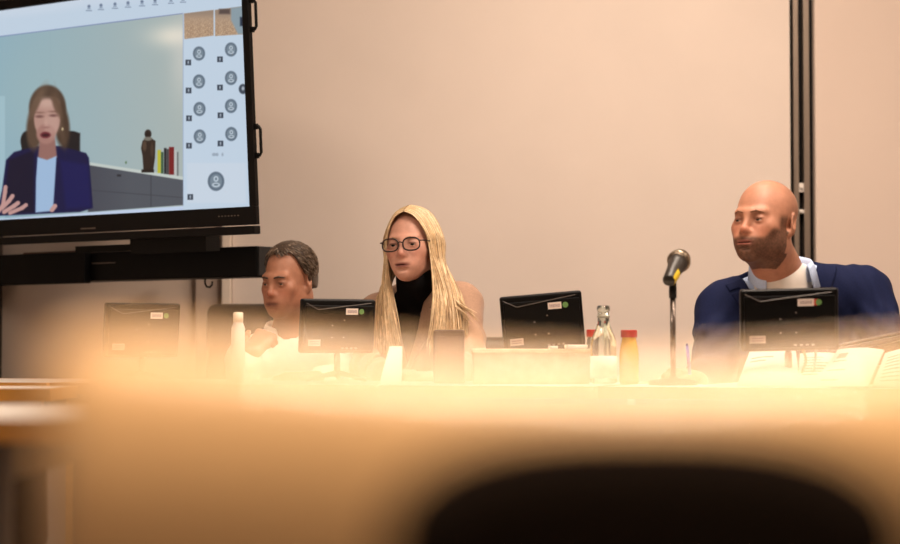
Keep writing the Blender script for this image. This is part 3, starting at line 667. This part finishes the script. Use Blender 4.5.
# ================================================================== PEOPLE
skin_m = attr_mat('skin', .5, sss=.06, noise=.06, scale=90, spec=.35)
eye_m = attr_mat('eye', .12, noise=0)
def headM(pos, yaw, pitch=0, roll=0, s=1.0):
    # local head: face towards -y; yaw>0 turns the face to image left
    return Matrix.Translation(pos) @ Euler((0, 0, -yaw)).to_matrix().to_4x4() @ Euler((pitch, 0, 0)).to_matrix().to_4x4() @ Euler((0, roll, 0)).to_matrix().to_4x4() @ Matrix.Scale(s, 4)
def sculpt_head(F, M, fem=False, wide=1.0, neck=None, smile=0):
    E = lambda c, r, k=.012, rot=None, op='u': F.ell(c, r, k, M, rot, op)
    E((0, .014, .038), (.074*wide, .090, .079))
    E((0, -.022, -.012), (.065*wide, .070, .085), .02)
    E((0, -.034, -.062), (.052*wide if not fem else .048, .052, .048), .025)         # jaw
    E((0, -.060, -.072), (.035*wide if not fem else .033, .034, .034), .03)
    for s in (-1, 1):
        if not fem: E((s*.042*wide, -.008, -.060), (.016, .028, .026), .03)         # jaw angle
        E((s*.040, -.062, -.022), (.021, .018, .019), .025)                          # cheekbone
        E((s*.025, -.074, -.050), (.016, .015, .022), .025)
        F.cap((s*.012, -.087, .017), (s*.040, -.075, .019), .0075 if not fem else .0055, None, .016, M)   # brow
        E((s*.031, -.100, -.004), (.0175, .0165, .0115), .010, op='s')              # socket
        E((s*.031, -.0765, -.003), (.0158, .0156, .0140), .005)                     # lids round the eyeball
        E((s*.031, -.0935, -.0045), (.0120, .0105, .0034 if fem else .0027), .0015, op='s')     # slit
        E((s*.0105, -.0975, -.0365), (.0070, .0090, .0060), .007)                   # nostril wing
        rt = Euler((R(-8), 0, R(s*22)))                                             # ear
        E((s*.077*wide, .012, -.004), (.007, .0185, .030), .006, rt); E((s*.0825*wide, .007, .001), (.0045, .011, .018), .004, rt, 's'); E((s*.073*wide, .003, -.030), (.006, .008, .009), .006)
    E((0, -.083, -.092), (.022 if not fem else .017, .015, .017), .03)                # chin
    F.cap((0, -.087, .012), (0, -.1075, -.028), .0060, .0080, .014, M)                # nose bridge
    E((0, -.110, -.033), (.0090 if not fem else .0078, .0088, .0080), .008)
    for s in (-1, 1): E((s*.0055, -.1065, -.0425), (.003, .004, .0022), .003, op='s')
    E((0, -.088, -.063), (.030, .013, .017), .022)                                    # mouth mound
    F.cap((-.024, -.0915, -.0625), (.024, -.0915, -.0625), .0036, None, .006, M); E((0, -.0985, -.0610), (.013, .0042, .0038), .007)
    E((0, -.0975, -.0705), (.0165, .0052, .0044), .007)
    E((0, -.1055, -.0658), (.026, .0095, .0013), .002, op='s')
    E((0, -.1015, -.081), (.014, .004, .004), .01, op='s')
def eyes(M, parent, iris=(90, 110, 120), look=0):
    for s in (-1, 1):
        bm = bmesh.new(); bmesh.ops.create_uvsphere(bm, u_segments=40, v_segments=28, radius=.0116)
        me = bpy.data.meshes.new('eye'); bm.to_mesh(me); bm.free(); V = verts(me)
        n = V/np.linalg.norm(V, axis=1)[:, None]; g = np.array([math.sin(-look), -math.cos(look), -.05]); g /= np.linalg.norm(g); a = np.arccos(np.clip(n@g, -1, 1))
        c = np.tile(np.array(srgb((170, 150, 138))), (len(V), 1)); c[a < .5] = srgb(iris); c[a < .24] = srgb((12, 10, 10)); set_col(me, c)
        me.materials.append(eye_m)
        me.transform(M @ Matrix.Translation((s*.031, -.0780, -.003)))
        obj('eye', me, None, parent, smooth=True, world=True)
def skin_color(me, M, base, lip, beard=None, scalp=None, grey=0):
    V = verts(me); I = np.array(M.inverted()); L = V@I[:3, :3].T+I[:3, 3]
    c = np.tile(np.array(srgb(base)), (len(V), 1)); x, y, z = L[:, 0], L[:, 1], L[:, 2]; ax = np.abs(x)
    n3 = (np.sin(x*410+3*np.sin(z*130))*np.sin(z*380+2*np.sin(y*210))*np.sin(y*330+1)+1)/2
    def mix(w, colr):
        w = np.clip(w, 0, 1)[:, None]; c[:] = c*(1-w)+np.array(srgb(colr))*w
    head = (z > -.14)
    mix(np.exp(-(((ax-.04)/.02)**2+((z+.03)/.022)**2))*(y < -.03)*.22*head, (min(255, base[0]+4), base[1]-38, base[2]-38))
    mix(np.exp(-((x/.014)**2+((z+.034)/.014)**2))*(y < -.09)*.35*head, (base[0], base[1]-40, base[2]-40))
    if scalp: mix(np.clip((z-.052-.35*(y+.075)*-.4)/.02, 0, 1)*.0+np.clip((.02+y)/.03, 0, 1)*np.clip((z-.0)/.02, 0, 1)*.55*(.7+.3*n3), scalp)
    if beard:
        w = np.clip((-.046-z+1.5*np.clip(ax-.048, 0, 1))/.010, 0, 1)*(y < .01)
        side = np.clip((ax-.052)/.008, 0, 1)*np.clip((.01-y)/.015, 0, 1)*np.clip((y+.045)/.015, 0, 1)*np.clip((.02-z)/.015, 0, 1)
        w = np.maximum(w, side)*head*(z > -.125)*((y < -.006)|(ax < .066))
        lipz = np.exp(-((x/.019)**6+((z+.0665)/.0062)**6))
        w = w*(1-lipz); w = w*np.clip(1-np.exp(-(((ax-.0)/.012)**2+((z+.05)/.004)**2)*2)*0, 0, 1)
        mix(w*(.72+.28*n3), beard)
    mix(np.exp(-(((ax-.031)/.0135)**4+((z-.0005)/.0022)**2))*(y < -.07)*.75, (60, 34, 26))
    mix(np.exp(-(((ax-.031)/.016)**2+((z-.001)/.010)**2))*(y < -.06)*.22, (110, 60, 44))
    mix(np.exp(-((x/.022)**4+((z+.066)/.0078)**4))*(y < -.075)*.85, lip)
    mix(np.exp(-((x/.025)**4+((z+.0658)/.0018)**2))*(y < -.075)*.75, (70, 30, 25))
    return c
def hand(F, w, e1, e3, side=1, curl=.5, s=1.0, spread=.1, thumb=.5, k=.007):
    e1 = Vector(e1).normalized(); e3 = (Vector(e3)-e1*Vector(e3).dot(e1)).normalized(); e2 = e1.cross(e3)*side; w = Vector(w)
    pt = lambda a, b, c: w+(e1*a+e2*b+e3*c)*s
    for o in (.027, .009, -.009, -.026): F.cap(pt(.005, o*.6, 0), pt(.085-.08*abs(o-.01)*.8, o, 0), .0145*s, .0115*s, .012)
    for i, (o, L) in enumerate(((.028, .070), (.0095, .079), (-.0095, .073), (-.0275, .057))):
        p = pt(.085-.1*abs(o-.009), o, .002); ang = -.05; r = (.0090-.0006*(i == 3))*s
        for j, fr in enumerate((.46, .30, .24)):
            ang += curl*(.9, 1.15, .8)[j]*(1+.1*i)
            dirv = e1*math.cos(ang)-e3*math.sin(ang)+e2*(o*spread*4); q = p+dirv*L*fr*s
            F.cap(p, q, r, r*.88, k*.6); r *= .88; p = q
    p = pt(.022, .026, -.006)
    for L, a, r in ((.042, .9, .0135), (.034, .55, .0108), (.026, .35, .0095)):
        q = p+(e1*math.cos(a)+e2*math.sin(a)*(.9 if thumb > 0 else .2)-e3*thumb*.55).normalized()*L*s; F.cap(p, q, r*s, r*.88*s, k); p = q
def torso(F, p, g=0, k=.04, arms=True, neck=True):
    SL, SR, H, Cc = p['SL'], p['SR'], p['H'], p['C']; b = p['bulk']
    mid = (SL+SR)/2; yaw = math.atan2(SR.y-SL.y, SR.x-SL.x); rz = Euler((0, 0, yaw))
    F.ell(Cc, (.155*b, .105*b, .17), k, rot=rz, grow=g)
    F.cap(Cc+Vector((0, 0, -.1)), H, .115*b, .13*b, k, grow=g)
    F.ell(H, (.165*b, .13*b, .12), k, rot=rz, grow=g)
    F.cap(SL+(mid-SL)*.12, SR+(mid-SR)*.12, .056*b, None, k, grow=g)
    nb = p['NB']
    for S in (SL, SR): F.cap(nb+Vector((0, .02, -.02)), S+(mid-S)*.1, .045*b, .05*b, k, grow=g)
    if arms:
        for S, E_, Wr in ((SL, p['EL'], p['WL']), (SR, p['ER'], p['WR'])):
            F.cap(S, E_, .052*b, .042*b, k*.7, grow=g); F.cap(E_, Wr, .041*b, .028*b, k*.5, grow=g)
def wrinkle(F, amp, joints, seed=0):
    x, y, z = F.axes(); a = seed
    w = np.sin(38*z+14*np.sin(11*x+a)+9*y+a)*np.sin(24*x+6*np.sin(17*z+a))+.6*np.sin(70*z+30*x+6*np.sin(23*y+a))*np.sin(31*y+a)
    m = np.zeros(1, np.float32)+.35
    for j, r in joints: m = m+1.1*np.exp(-((x-j.x)**2+(y-j.y)**2+(z-j.z)**2)/(r*r))
    F.f += (amp*w*m).astype(np.float32)
def bounds(p, g, zlo=None, arms=True, head=None):
    pts = [p['SL'], p['SR'], p['H'], p['C']]+([p['EL'], p['ER'], p['WL'], p['WR']] if arms else [])
    lo = [min(q[i] for q in pts)-.21 for i in range(3)]; hi = [max(q[i] for q in pts)+.21 for i in range(3)]
    lo[0] += .08; hi[0] -= .06
    if zlo is not None: lo[2] = zlo
    if head is not None: hi[2] = head.z+.14
    return lo, hi
def lower_body(root, p, m, face):
    """trousers and shoes of a seated figure"""
    H = p['H']; F = Field((H.x-.3, H.y-.62, .0), (H.x+.3, H.y+.2, H.z+.1), .009)
    F.ell(H, (.17, .14, .12), .05)
    for s in (-1, 1):
        kn = Vector((H.x+s*.12, H.y-.40, .49)); an = Vector((H.x+s*.12, H.y-.38, .09))
        F.cap(Vector((H.x+s*.09, H.y, H.z-.02)), kn, .082, .06, .03); F.cap(kn, an, .058, .045, .02)
        G = Field((an.x-.07, an.y-.25, -.0), (an.x+.07, an.y+.1, .16), .006); G.ell((an.x, an.y-.07, .045), (.045, .13, .035), .01); G.ell((an.x, an.y+.0, .06), (.038, .05, .05), .02)
        obj('shoe', G.mesh(), black_m, root, world=True)
    obj('trousers', F.mesh(), m, root, world=True)
def strands(name, n, fn, rad, m, parent, cols, seg=12, sides=5):
    bm = bmesh.new(); cl = []; base = np.array([srgb(c) for c in cols])
    for i in range(n):
        pts = fn(i)
        if pts is None: continue
        r = rad*random.uniform(.7, 1.3); N = len(pts); before = len(bm.verts)
        tube(bm, pts, [r*(.55+.45*math.sin(PI*min(1, .25+.5*k/(N-1)*1)))*(1-.75*(k/(N-1))**6) for k in range(N)], sides, cap=False)
        t = random.random(); c = base[int(t*len(base)) % len(base)]*random.uniform(.82, 1.18); cl += [c]*(len(bm.verts)-before)
    me = bpy.data.meshes.new(name); bm.to_mesh(me); bm.free(); set_col(me, np.array(cl))
    return obj(name, me, m, parent, smooth=True, world=True)
hair_m = attr_mat('hair', .42, noise=.18, scale=60, spec=.35)
def add_brows(root, M, colr, r=.0026, zo=0):
    F = Field(*[list(M.translation+Vector((s,)*3)*.13) for s in (-1, 1)], .002)
    for s in (-1, 1): F.chain([(s*.013, -.0975, .0165+zo), (s*.028, -.0955, .0195+zo), (s*.044, -.083, .0160+zo)], [r, r*1.1, r*.6], .002, M)
    me = F.mesh(); set_col(me, np.tile(np.array(srgb(colr)), (len(me.vertices), 1))); obj('eyebrows', me, hair_m, root, world=True)
def on_skull(M, th, ph, off=0, wide=1.0):
    """point on the skull: th around (0 = face, +-pi = back), ph elevation"""
    return M @ Vector(((.074*wide+off)*math.sin(th)*math.cos(ph), .016-(.093+off)*math.cos(th)*math.cos(ph), .038+(.079+off)*math.sin(ph)))
def vcut(F, p, apex, top, w, zneck, floor, T0):
    """open the garment in a V at the front, down to 'floor' under its surface"""
    pass

# ---- the bearded man -------------------------------------------------
RM = dict(bulk=1.08, SL=P(722, 311, 5.10), SR=P(866, 295, 5.12), NB=P(785, 272, 5.06), C=P(800, 350, 5.14), H=Vector((P(800, 300, 5.3).x, 5.36, .56)),
          EL=P(712, 372, 4.98), WL=P(700, 377, 4.80), ER=P(893, 362, 5.0), WR=P(822, 374, 4.93))
hp = P(765, 223, 4.97); HM = headM(hp, R(39), R(-5), R(0), .925)
root = empty('person', (RM['H'].x, RM['H'].y, 0), 'bald bearded man in a navy blazer sitting at the right, looking left', 'person')
lo, hi = bounds(RM, .05, .45, head=hp); lo[0] -= .06; lo[1] -= .08
F = Field(lo, hi, .0028)
torso(F, RM, -.016)
sculpt_head(F, HM, wide=1.04)
F.cap(HM@Vector((0, .012, -.06)), RM['NB']+Vector((0, .005, -.03)), .059, .062, .03)
hd = (P(672, 373, 4.72)-P(700, 377, 4.80)).normalized()
hand(F, RM['WL'], hd, (0, -.3, 1), -1, .55, .98)
hand(F, RM['WR'], (-.8, -.3, 0), (0, -.2, 1), 1, .3, .98)
me = F.mesh(); set_col(me, skin_color(me, HM, (172, 119, 94), (124, 62, 54), (74, 46, 30), (128, 92, 74)))
obj('body', me, skin_m, root, world=True)
eyes(HM, root, (60, 62, 58), .25); add_brows(root, HM, (120, 78, 52), .0022)
def garment(name, p, g, m, root, h=.004, k=.04, arms=True, cut=None, amp=0, joints=(), zlo=.6, extra=None, seed=0, cuffs=0):
    lo, hi = bounds(p, g, zlo); hi[2] = p['NB'].z+.12
    F = Field(lo, hi, h)
    q = dict(p)
    if cuffs:
        for a in ('L', 'R'): q['W'+a] = p['W'+a]+(p['E'+a]-p['W'+a]).normalized()*cuffs
    torso(F, q, g, k, arms)
    if extra: extra(F)
    if amp: wrinkle(F, amp, joints, seed)
    if cut: cut(F)
    return obj(name, F.mesh(), m, root, world=True)
def V_region(F, p, apex_z, top_w, top_z, xoff=0, fr=None):
    """signed: negative inside the V (front only)"""
    x, y, z = F.axes(); mid = (p['SL']+p['SR'])/2; n = p['NB']
    yaw = math.atan2(p['SR'].y-p['SL'].y, p['SR'].x-p['SL'].x)
    lx = (x-n.x-xoff)*math.cos(yaw)+(y-n.y)*math.sin(yaw); ly = -(x-n.x-xoff)*math.sin(yaw)+(y-n.y)*math.cos(yaw)
    t = (z-apex_z)/(top_z-apex_z)
    return np.maximum(np.abs(lx)-top_w*np.clip(t, 0, 1.15), ly-.02)+0*z, lx, ly, z
navy = mat('navy_wool', (20, 27, 58), .85, noise=.08, scale=260, bump=.25, spec=.15)
def blazer(p, g, m, root, apex, tw, tz, neck_r, amp, seed, lapw=.05, xoff=0, cuffs=.01):
    J = [(p['EL'], .09), (p['ER'], .1), (p['SL']+(p['EL']-p['SL'])*.5, .06), (p['SR']+(p['ER']-p['SR'])*.5, .06)]
    def cut(F):
        v, lx, ly, z = V_region(F, p, apex, tw, tz, xoff)
        base = F.f.copy()
        rem = np.maximum(v, -(base+.024))
        F.f = np.maximum(F.f, -rem).astype(np.float32)
        F.cap(p['NB']+Vector((0, .0, -.04)), p['NB']+Vector((-.0, -.01, .2)), neck_r, neck_r*1.15, .006, op='s')
    o = garment('blazer', p, g, m, root, .004, cut=cut, amp=amp, joints=J, seed=seed, cuffs=cuffs)
    def lap(F):
        v, lx, ly, z = V_region(F, p, apex, tw, tz, xoff)
        notch = np.abs(z-(tz-.055)+.35*np.abs(lx)-.02)-.003
        width = lapw*np.clip((z-apex)/(tz-apex)*1.3+.15, 0, 1)
        band = np.maximum(np.maximum(-v-.002, v-width), ly-.0)
        d = np.maximum(np.maximum(F.f, band), -(notch+np.where(v > width*.45, 0, 1)))
        F.f = np.maximum(d, apex-z).astype(np.float32)
        F.cap(p['NB']+Vector((0, .0, -.04)), p['NB']+Vector((-.0, -.01, .2)), neck_r*.98, neck_r*1.15, .004, op='s')
    garment('lapels', p, g+.005, m, root, .0035, arms=False, cut=lap, zlo=apex-.02, seed=seed)
    return o
zA = P(790, 362, 5).z
blazer(RM, .010, navy, root, zA, .108, P(790, 262, 5.05).z, .070, .0046, 1.0, xoff=-.02)
# shirt and tee
shirt_m = mat('pale_blue_cotton', (176, 192, 222), .8, noise=.03, scale=200, bump=.1); tee_m = mat('white_cotton', (226, 218, 210), .85, noise=.02)
def shirtcut(F):
    v, lx, ly, z = V_region(F, RM, P(0, 306, 5).z-.03, .062, P(790, 268, 5.05).z, -.02)
    F.f = np.maximum(F.f, -np.maximum(v, -(F.f+.03))).astype(np.float32)
    F.cap(RM['NB']+Vector((0, 0, -.05)), RM['NB']+Vector((-.01, -.01, .2)), .068, .066, .004, op='s')
garment('shirt', RM, .002, shirt_m, root, .004, cut=shirtcut, amp=.0015, seed=3, zlo=.7, arms=False)
def teecut(F):
    F.cap(RM['NB']+Vector((-.01, -.02, .012)), RM['NB']+Vector((-.02, -.05, .2)), .052, .066, .004, op='s')
garment('undershirt', RM, -.003, tee_m, root, .004, extra=lambda F: F.cap(RM['NB']+Vector((-.004, -.004, -.09)), RM['NB']+Vector((-.012, -.020, -.024)), .074, .068, .012), zlo=.75, arms=False)
def collar(p, root, m, r, h=.04, open_=.9, tilt=(-.01, -.012), flare=1.25, name='collar', tipdrop=.035, off=(0, 0, 0)):
    """folded shirt collar: stand and fall, open at the front"""
    bm = bmesh.new(); N = 40; yaw = math.atan2(p['SR'].y-p['SL'].y, p['SR'].x-p['SL'].x); rows = []
    for i in range(N+1):
        a = open_+(2*PI-2*open_)*i/N; f = abs(i/N-.5)*2; c = p['NB']+Vector(off)
        dirv = Vector((-math.sin(a), -math.cos(a), 0)); dirv.rotate(Euler((0, 0, yaw)))
        drop = .010+tipdrop*f**3; fr = -.02*f**2
        rows.append([bm.verts.new(c+dirv*(r*q)+Vector((tilt[0]*zz*10, tilt[1]*zz*10, zz))) for q, zz in ((1.0, -.02-f*.012), (1.02, h*.7+fr-f*.01), (1.07, h+fr-f*.012), (1.16, h*.8+fr-f*.015), (flare+.22*f, h*.1-drop-f*.005))])
    for a, b in zip(rows, rows[1:]):
        for k in range(4): bm.faces.new((a[k], b[k], b[k+1], a[k+1]))
    o = obj(name, bm, m, root, smooth=True, world=True); s = o.modifiers.new('solid', 'SOLIDIFY'); s.thickness = .002; return o
collar(RM, root, shirt_m, .070, .044, .72, off=(-.008, -.010, .004), flare=1.14, tipdrop=.055)
lower_body(root, RM, mat('dark_trousers', (34, 34, 44), .8), 0)
# purple pen in his hand
pe = P(688.5, 366, 4.7)
bm = bmesh.new(); a_, b2 = P(690, 374, 4.7), P(687, 346, 4.72); tube(bm, [a_-pe, b2-pe], .0042, 10); pen = empty('ballpoint_pen', pe, 'purple pen held upright in the bearded man\'s hand', 'pen')
obj('barrel', bm, mat('purple_plastic', (70, 60, 150), .35), pen, smooth=True); bm = bmesh.new(); tube(bm, [b2-pe, b2-pe+Vector((-.0003, 0, .006))], .0028, 8); obj('button', bm, mat('purple_dark', (50, 44, 110), .3), pen)

# ---- the blonde woman -------------------------------------------------
WM = dict(bulk=.86, SL=P(377, 318, 5.62), SR=P(462, 306, 5.50), NB=P(418, 294, 5.56), C=P(420, 352, 5.60), H=Vector((P(425, 300, 5.8).x, 5.84, .54)),
          EL=P(368, 368, 5.45), WL=P(385, 375, 5.24), ER=P(469, 364, 5.36), WR=P(446, 377, 5.18))
hp = P(411.5, 245, 5.47); HW = headM(hp, R(17), R(0), R(-3), .88)
root = empty('person', (WM['H'].x, WM['H'].y, 0), 'blonde long-haired woman with dark glasses, beige blazer and black turtleneck', 'person')
lo, hi = bounds(WM, .05, .5, head=hp); lo[1] -= .06
F = Field(lo, hi, .0028); torso(F, WM, -.014); sculpt_head(F, HW, fem=True, wide=.98)
F.cap(HW@Vector((0, .022, -.06)), WM['NB']+Vector((0, .01, -.03)), .046, .05, .03)
hand(F, WM['WL'], (.7, -.4, 0), (0, -.2, 1), 1, .4, .88); hand(F, WM['WR'], (-.8, -.3, 0), (0, -.2, 1), -1, .4, .88)
me = F.mesh(); set_col(me, skin_color(me, HW, (190, 140, 120), (92, 24, 28))); obj('body', me, skin_m, root, world=True)
eyes(HW, root, (60, 66, 66), .0); add_brows(root, HW, (150, 112, 78), .0016)
blk = mat('black_knit', (14, 12, 14), .9, noise=.1, scale=300, spec=.2)
def tneck(F):
    F.cap(WM['NB']+Vector((0, .01, -.04)), HW@Vector((0, .012, -.105)), .056, .051, .02)
def tcut(F):
    F.f = F.f
garment('turtleneck', WM, .0, blk, root, .004, extra=tneck, amp=.001, zlo=.7, arms=False, seed=2)
beige = mat('beige_wool', (166, 130, 106), .8, noise=.06, scale=220, bump=.2, sheen=.2)
blazer(WM, .012, beige, root, P(400, 372, 5.5).z, .066, P(418, 286, 5.5).z, .060, .0034, 4.2, lapw=.045, xoff=.0)
# long hair
hb = srgb
def whair(i):
    s = 1 if random.random() < .55 else -1
    back = random.random()**1.15; lay = random.random(); spread = random.uniform(-1, 1)
    Fp = [(.001, -.073, .100), (.033, -.070, .083), (.061, -.058, .032), (.070, -.046, -.030)]
    Bp = [(.001, .100, .085), (.042, .104, .068), (.066, .082, .0), (.070, .070, -.06)]
    pts = []
    for k, (f, b) in enumerate(zip(Fp, Bp)):
        v = [f[j]*(1-back)+b[j]*back for j in range(3)]; bul = math.sin(PI*back)
        v[0] += (.0, .010, .020, .018)[k]*bul; v[2] += (.034, .026, .008, 0)[k]*bul*.8
        o = .001+.009*lay*(.4+.6*min(1, k*.5))*(.25+.75*min(1, back*2)); n = Vector((v[0], v[1]-.014, v[2]-.03)).normalized()
        v = Vector(v)+n*o+Vector((0, spread*.002, 0)); v.x = v.x*s+.004; pts.append(HW @ v)
    if s > 0:
        e = P(436+19*back+6*lay+spread*4, 296, 5.39+.03*back)
        f = P(433+24*back+8*lay+spread*8, 345+random.uniform(-14, 10), 5.32+.04*back)
        if back > .6 and random.random() < .07: f = P(473+spread*7, 316+random.uniform(-6, 10), 5.36)
    else:
        e = P(391-8*back-4*lay+spread*4, 300, 5.42+.08*back)
        f = P(394-12*back+spread*7, 346+random.uniform(-10, 10), 5.37+.06*back)
    pts += [e, f]
    q = [Vector(v) for v in catmull([tuple(v) for v in pts], 24)]
    ph = random.uniform(0, 6)
    for k, v in enumerate(q): v.x += .002*math.sin(ph+k*.5)*(k/23); v.y += .002*math.cos(ph*2+k*.6)*(k/23)
    return q
strands('hair', 2400, whair, .0019, hair_m, root, [(208, 178, 138), (192, 160, 120), (220, 194, 156), (168, 136, 100), (200, 170, 130)], sides=4)
F = Field(*[list(hp+Vector((s*.13, s*.13, s*.14))) for s in (-1, 1)], .003)      # hair mass under the strands, behind the face
F.ell((0, .020, .036), (.077, .088, .080), .01, HW); F.ell((0, .055, -.05), (.070, .045, .1), .03, HW)
F.ell((0, -.085, -.03), (.068, .088, .118), .012, HW, op='s')
me = F.mesh(); set_col(me, np.tile(np.array(srgb((176, 144, 100))), (len(me.vertices), 1))); obj('hair_crown', me, hair_m, root, world=True)
# glasses
gl = mat('dark_frame', (44, 26, 22), .4)
def ring_pts(cx, w, h, n=28):
    o = []
    for k in range(n+1):
        a = 2*PI*k/n; o.append(HW @ Vector((cx+w*math.copysign(abs(math.cos(a))**.75, math.cos(a)), -.1085+.35*max(0, abs(cx+w*math.cos(a))-.03)**1.0*.45, -.004+h*math.copysign(abs(math.sin(a))**.8, math.sin(a)))))
    return o
bm = bmesh.new()
for s in (-1, 1): tube(bm, ring_pts(s*.034, .0265, .0195), .0021, 8)
tube(bm, [HW@Vector((-.009, -.111, .001)), HW@Vector((0, -.1135, .004)), HW@Vector((.009, -.111, .001))], .0019, 8)
for s in (-1, 1): tube(bm, [HW@Vector((s*.057, -.100, .006)), HW@Vector((s*.073, -.085, .006)), HW@Vector((s*.079, .0, .004)), HW@Vector((s*.078, .03, -.006))], .0017, 6)
gf = obj('glasses', bm, gl, root, smooth=True, world=True)
for s in (-1, 1):
    bm = bmesh.new(); rp = ring_pts(s*.034, .0258, .0187)[:-1]; a1 = [bm.verts.new(v) for v in rp]; bm.faces.new(a1)
    obj('lens', bm, mat('lens_glass', (235, 240, 240), .02, noise=0, trans=1, ior=1.02, spec=.3), gf, world=True)
lower_body(root, WM, mat('dark_trousers', (34, 34, 44), .8), 0)

# ---- the dark-haired man -------------------------------------------------
LM = dict(bulk=1.0, SL=P(247, 362, 5.66), SR=P(338, 352, 5.66), NB=P(292, 330, 5.68), C=P(293, 385, 5.72), H=Vector((P(296, 300, 5.9).x, 5.92, .52)),
          EL=P(243, 384, 5.42), WL=P(252, 352, 5.38), ER=P(345, 380, 5.5), WR=P(318, 378, 5.30))
hp = P(289, 280, 5.62); HL = headM(hp, R(31), R(8), R(0), .875)
root = empty('person', (LM['H'].x, LM['H'].y, 0), 'man with short greying dark hair and white shirt, resting his chin on his hand', 'person')
lo, hi = bounds(LM, .05, .45, head=hp); lo[1] -= .06
F = Field(lo, hi, .0028); torso(F, LM, -.012); sculpt_head(F, HL, wide=.91)
F.cap(HL@Vector((0, .022, -.06)), LM['NB']+Vector((0, .01, -.03)), .054, .058, .03)
hand(F, LM['WL'], (P(273, 327, 5.45)-LM['WL']), (-.3, -1, .4), -1, 1.25, .9)
hand(F, LM['WR'], (-.8, -.3, 0), (0, -.2, 1), 1, .4, .95)
me = F.mesh(); set_col(me, skin_color(me, HL, (162, 112, 88), (100, 44, 38), None)); obj('body', me, skin_m, root, world=True)
eyes(HL, root, (60, 50, 44), .1); add_brows(root, HL, (64, 48, 38), .0027)
ws = mat('white_shirt', (232, 224, 214), .8, noise=.03, scale=180, bump=.1)
def lcut(F):
    F.cap(LM['NB']+Vector((0, 0, -.03)), LM['NB']+Vector((-.01, -.02, .2)), .060, .075, .004, op='s')
garment('shirt', LM, .006, ws, root, .004, cut=lcut, amp=.003, joints=[(LM['EL'], .08), (LM['ER'], .08)], zlo=.62, seed=5, cuffs=.03)
collar(LM, root, ws, .062, .034, .55, off=(-.004, -.012, .0))
cu = bmesh.new(); d = (LM['WL']-LM['EL']).normalized(); tube(cu, [LM['WL']-d*.045, LM['WL']-d*.012], [.036, .034], 18, cap=False); o = obj('cuff', cu, ws, root, smooth=True, world=True); sd = o.modifiers.new('s', 'SOLIDIFY'); sd.thickness = .002
# short hair: cap plus short strands
HL_TH = [0, .35, .7, .95, 1.2, 1.42, 1.5, 2.0, PI]; HL_PH = [.66, .70, .76, .50, -.02, -.42, -.52, -.74, -.85]
F = Field(*[list(hp+Vector((s*.13, s*.13, s*.14))) for s in (-1, 1)], .0028)
F.ell((0, .015, .040), (.0795, .0955, .086), .01, HL); F.ell((0, .050, -.01), (.068, .058, .065), .02, HL)
x, y, z = F.axes(); I = HL.inverted(); q = [I[i][0]*x+I[i][1]*y+I[i][2]*z+I[i][3] for i in range(3)]
th = np.abs(np.arctan2(q[0]/.074, -(q[1]-.016)/.093)); ph = np.arctan2((q[2]-.038)/.079, np.sqrt((q[0]/.074)**2+((q[1]-.016)/.093)**2))
line = np.interp(th, HL_TH, HL_PH)
F.f = np.maximum(F.f, ((line-ph)*.07).astype(np.float32)); del th, ph, line
for s_ in (-1, 1): F.ell((s_*.079, .006, -.008), (.02, .02, .034), .006, HL, op='s')
wrinkle(F, .0012, [], 2)
me = F.mesh(); V = verts(me); I = np.array(HL.inverted()); Lc = V@I[:3, :3].T+I[:3, 3]
gw = np.clip((.03-Lc[:, 2])/.06, 0, 1)[:, None]*.55; nn = (.8+.4*rng.random(len(V)))[:, None]
set_col(me, (np.array(srgb((62, 50, 42)))*(1-gw)+np.array(srgb((120, 108, 98)))*gw)*nn); obj('hair', me, hair_m, root, world=True)
def lhair(i):
    for _ in range(60):
        th = random.uniform(-PI, PI); ph = math.asin(random.uniform(-.75, 1))
        if ph > np.interp(abs(th), HL_TH, HL_PH)+.02: break
    o = .003; pts = []
    dth = (.25 if th > 0 else -.25)*random.uniform(.6, 1.2); 
    for k in range(5):
        t = k/4; pts.append(on_skull(HL, th+dth*t, ph-.22*t*(1 if ph < 1.0 else .3), .005+.004*math.sin(PI*min(t, .8))))
    return pts
strands('hair_strands', 2600, lhair, .0012, hair_m, root, [(84, 66, 52), (106, 88, 72), (66, 52, 42), (138, 122, 106)], sides=3)
lower_body(root, LM, mat('dark_trousers', (34, 34, 44), .8), 0)

# chairs
office_chair(-.56, 6.02, -.1, 'black leather office chair behind the man resting his chin', .965)
office_chair(.03, 6.0, 0, 'black office chair the blonde woman sits on', .86)
office_chair(RM['H'].x, 5.5, 0, 'black office chair the bearded man sits on', .86)
office_chair(-.80, 3.4, 2.9, 'black chair under the nearer table at the left edge', .7)

# ================================================================== WORLD, CAMERA
wd = bpy.data.worlds.new('world'); bpy.context.scene.world = wd; wd.use_nodes = True
wd.node_tree.nodes['Background'].inputs[0].default_value = (.9, .7, .5, 1); wd.node_tree.nodes['Background'].inputs[1].default_value = .05
cam = bpy.data.cameras.new('camera'); co = bpy.data.objects.new('camera', cam); C.objects.link(co)
co.location = (0, 0, CAMZ); co.rotation_euler = (PI/2+PITCH, 0, 0); cam.sensor_width = 36; cam.lens = 80; cam.clip_start = .05
cam.dof.use_dof = True; cam.dof.focus_distance = 5.3; cam.dof.aperture_fstop = 2.6
sc = bpy.context.scene; sc.camera = co
sc.view_settings.view_transform = 'Standard'; sc.view_settings.look = 'None'; sc.view_settings.exposure = -.1; sc.view_settings.gamma = 1; sc.view_settings.use_curve_mapping = False
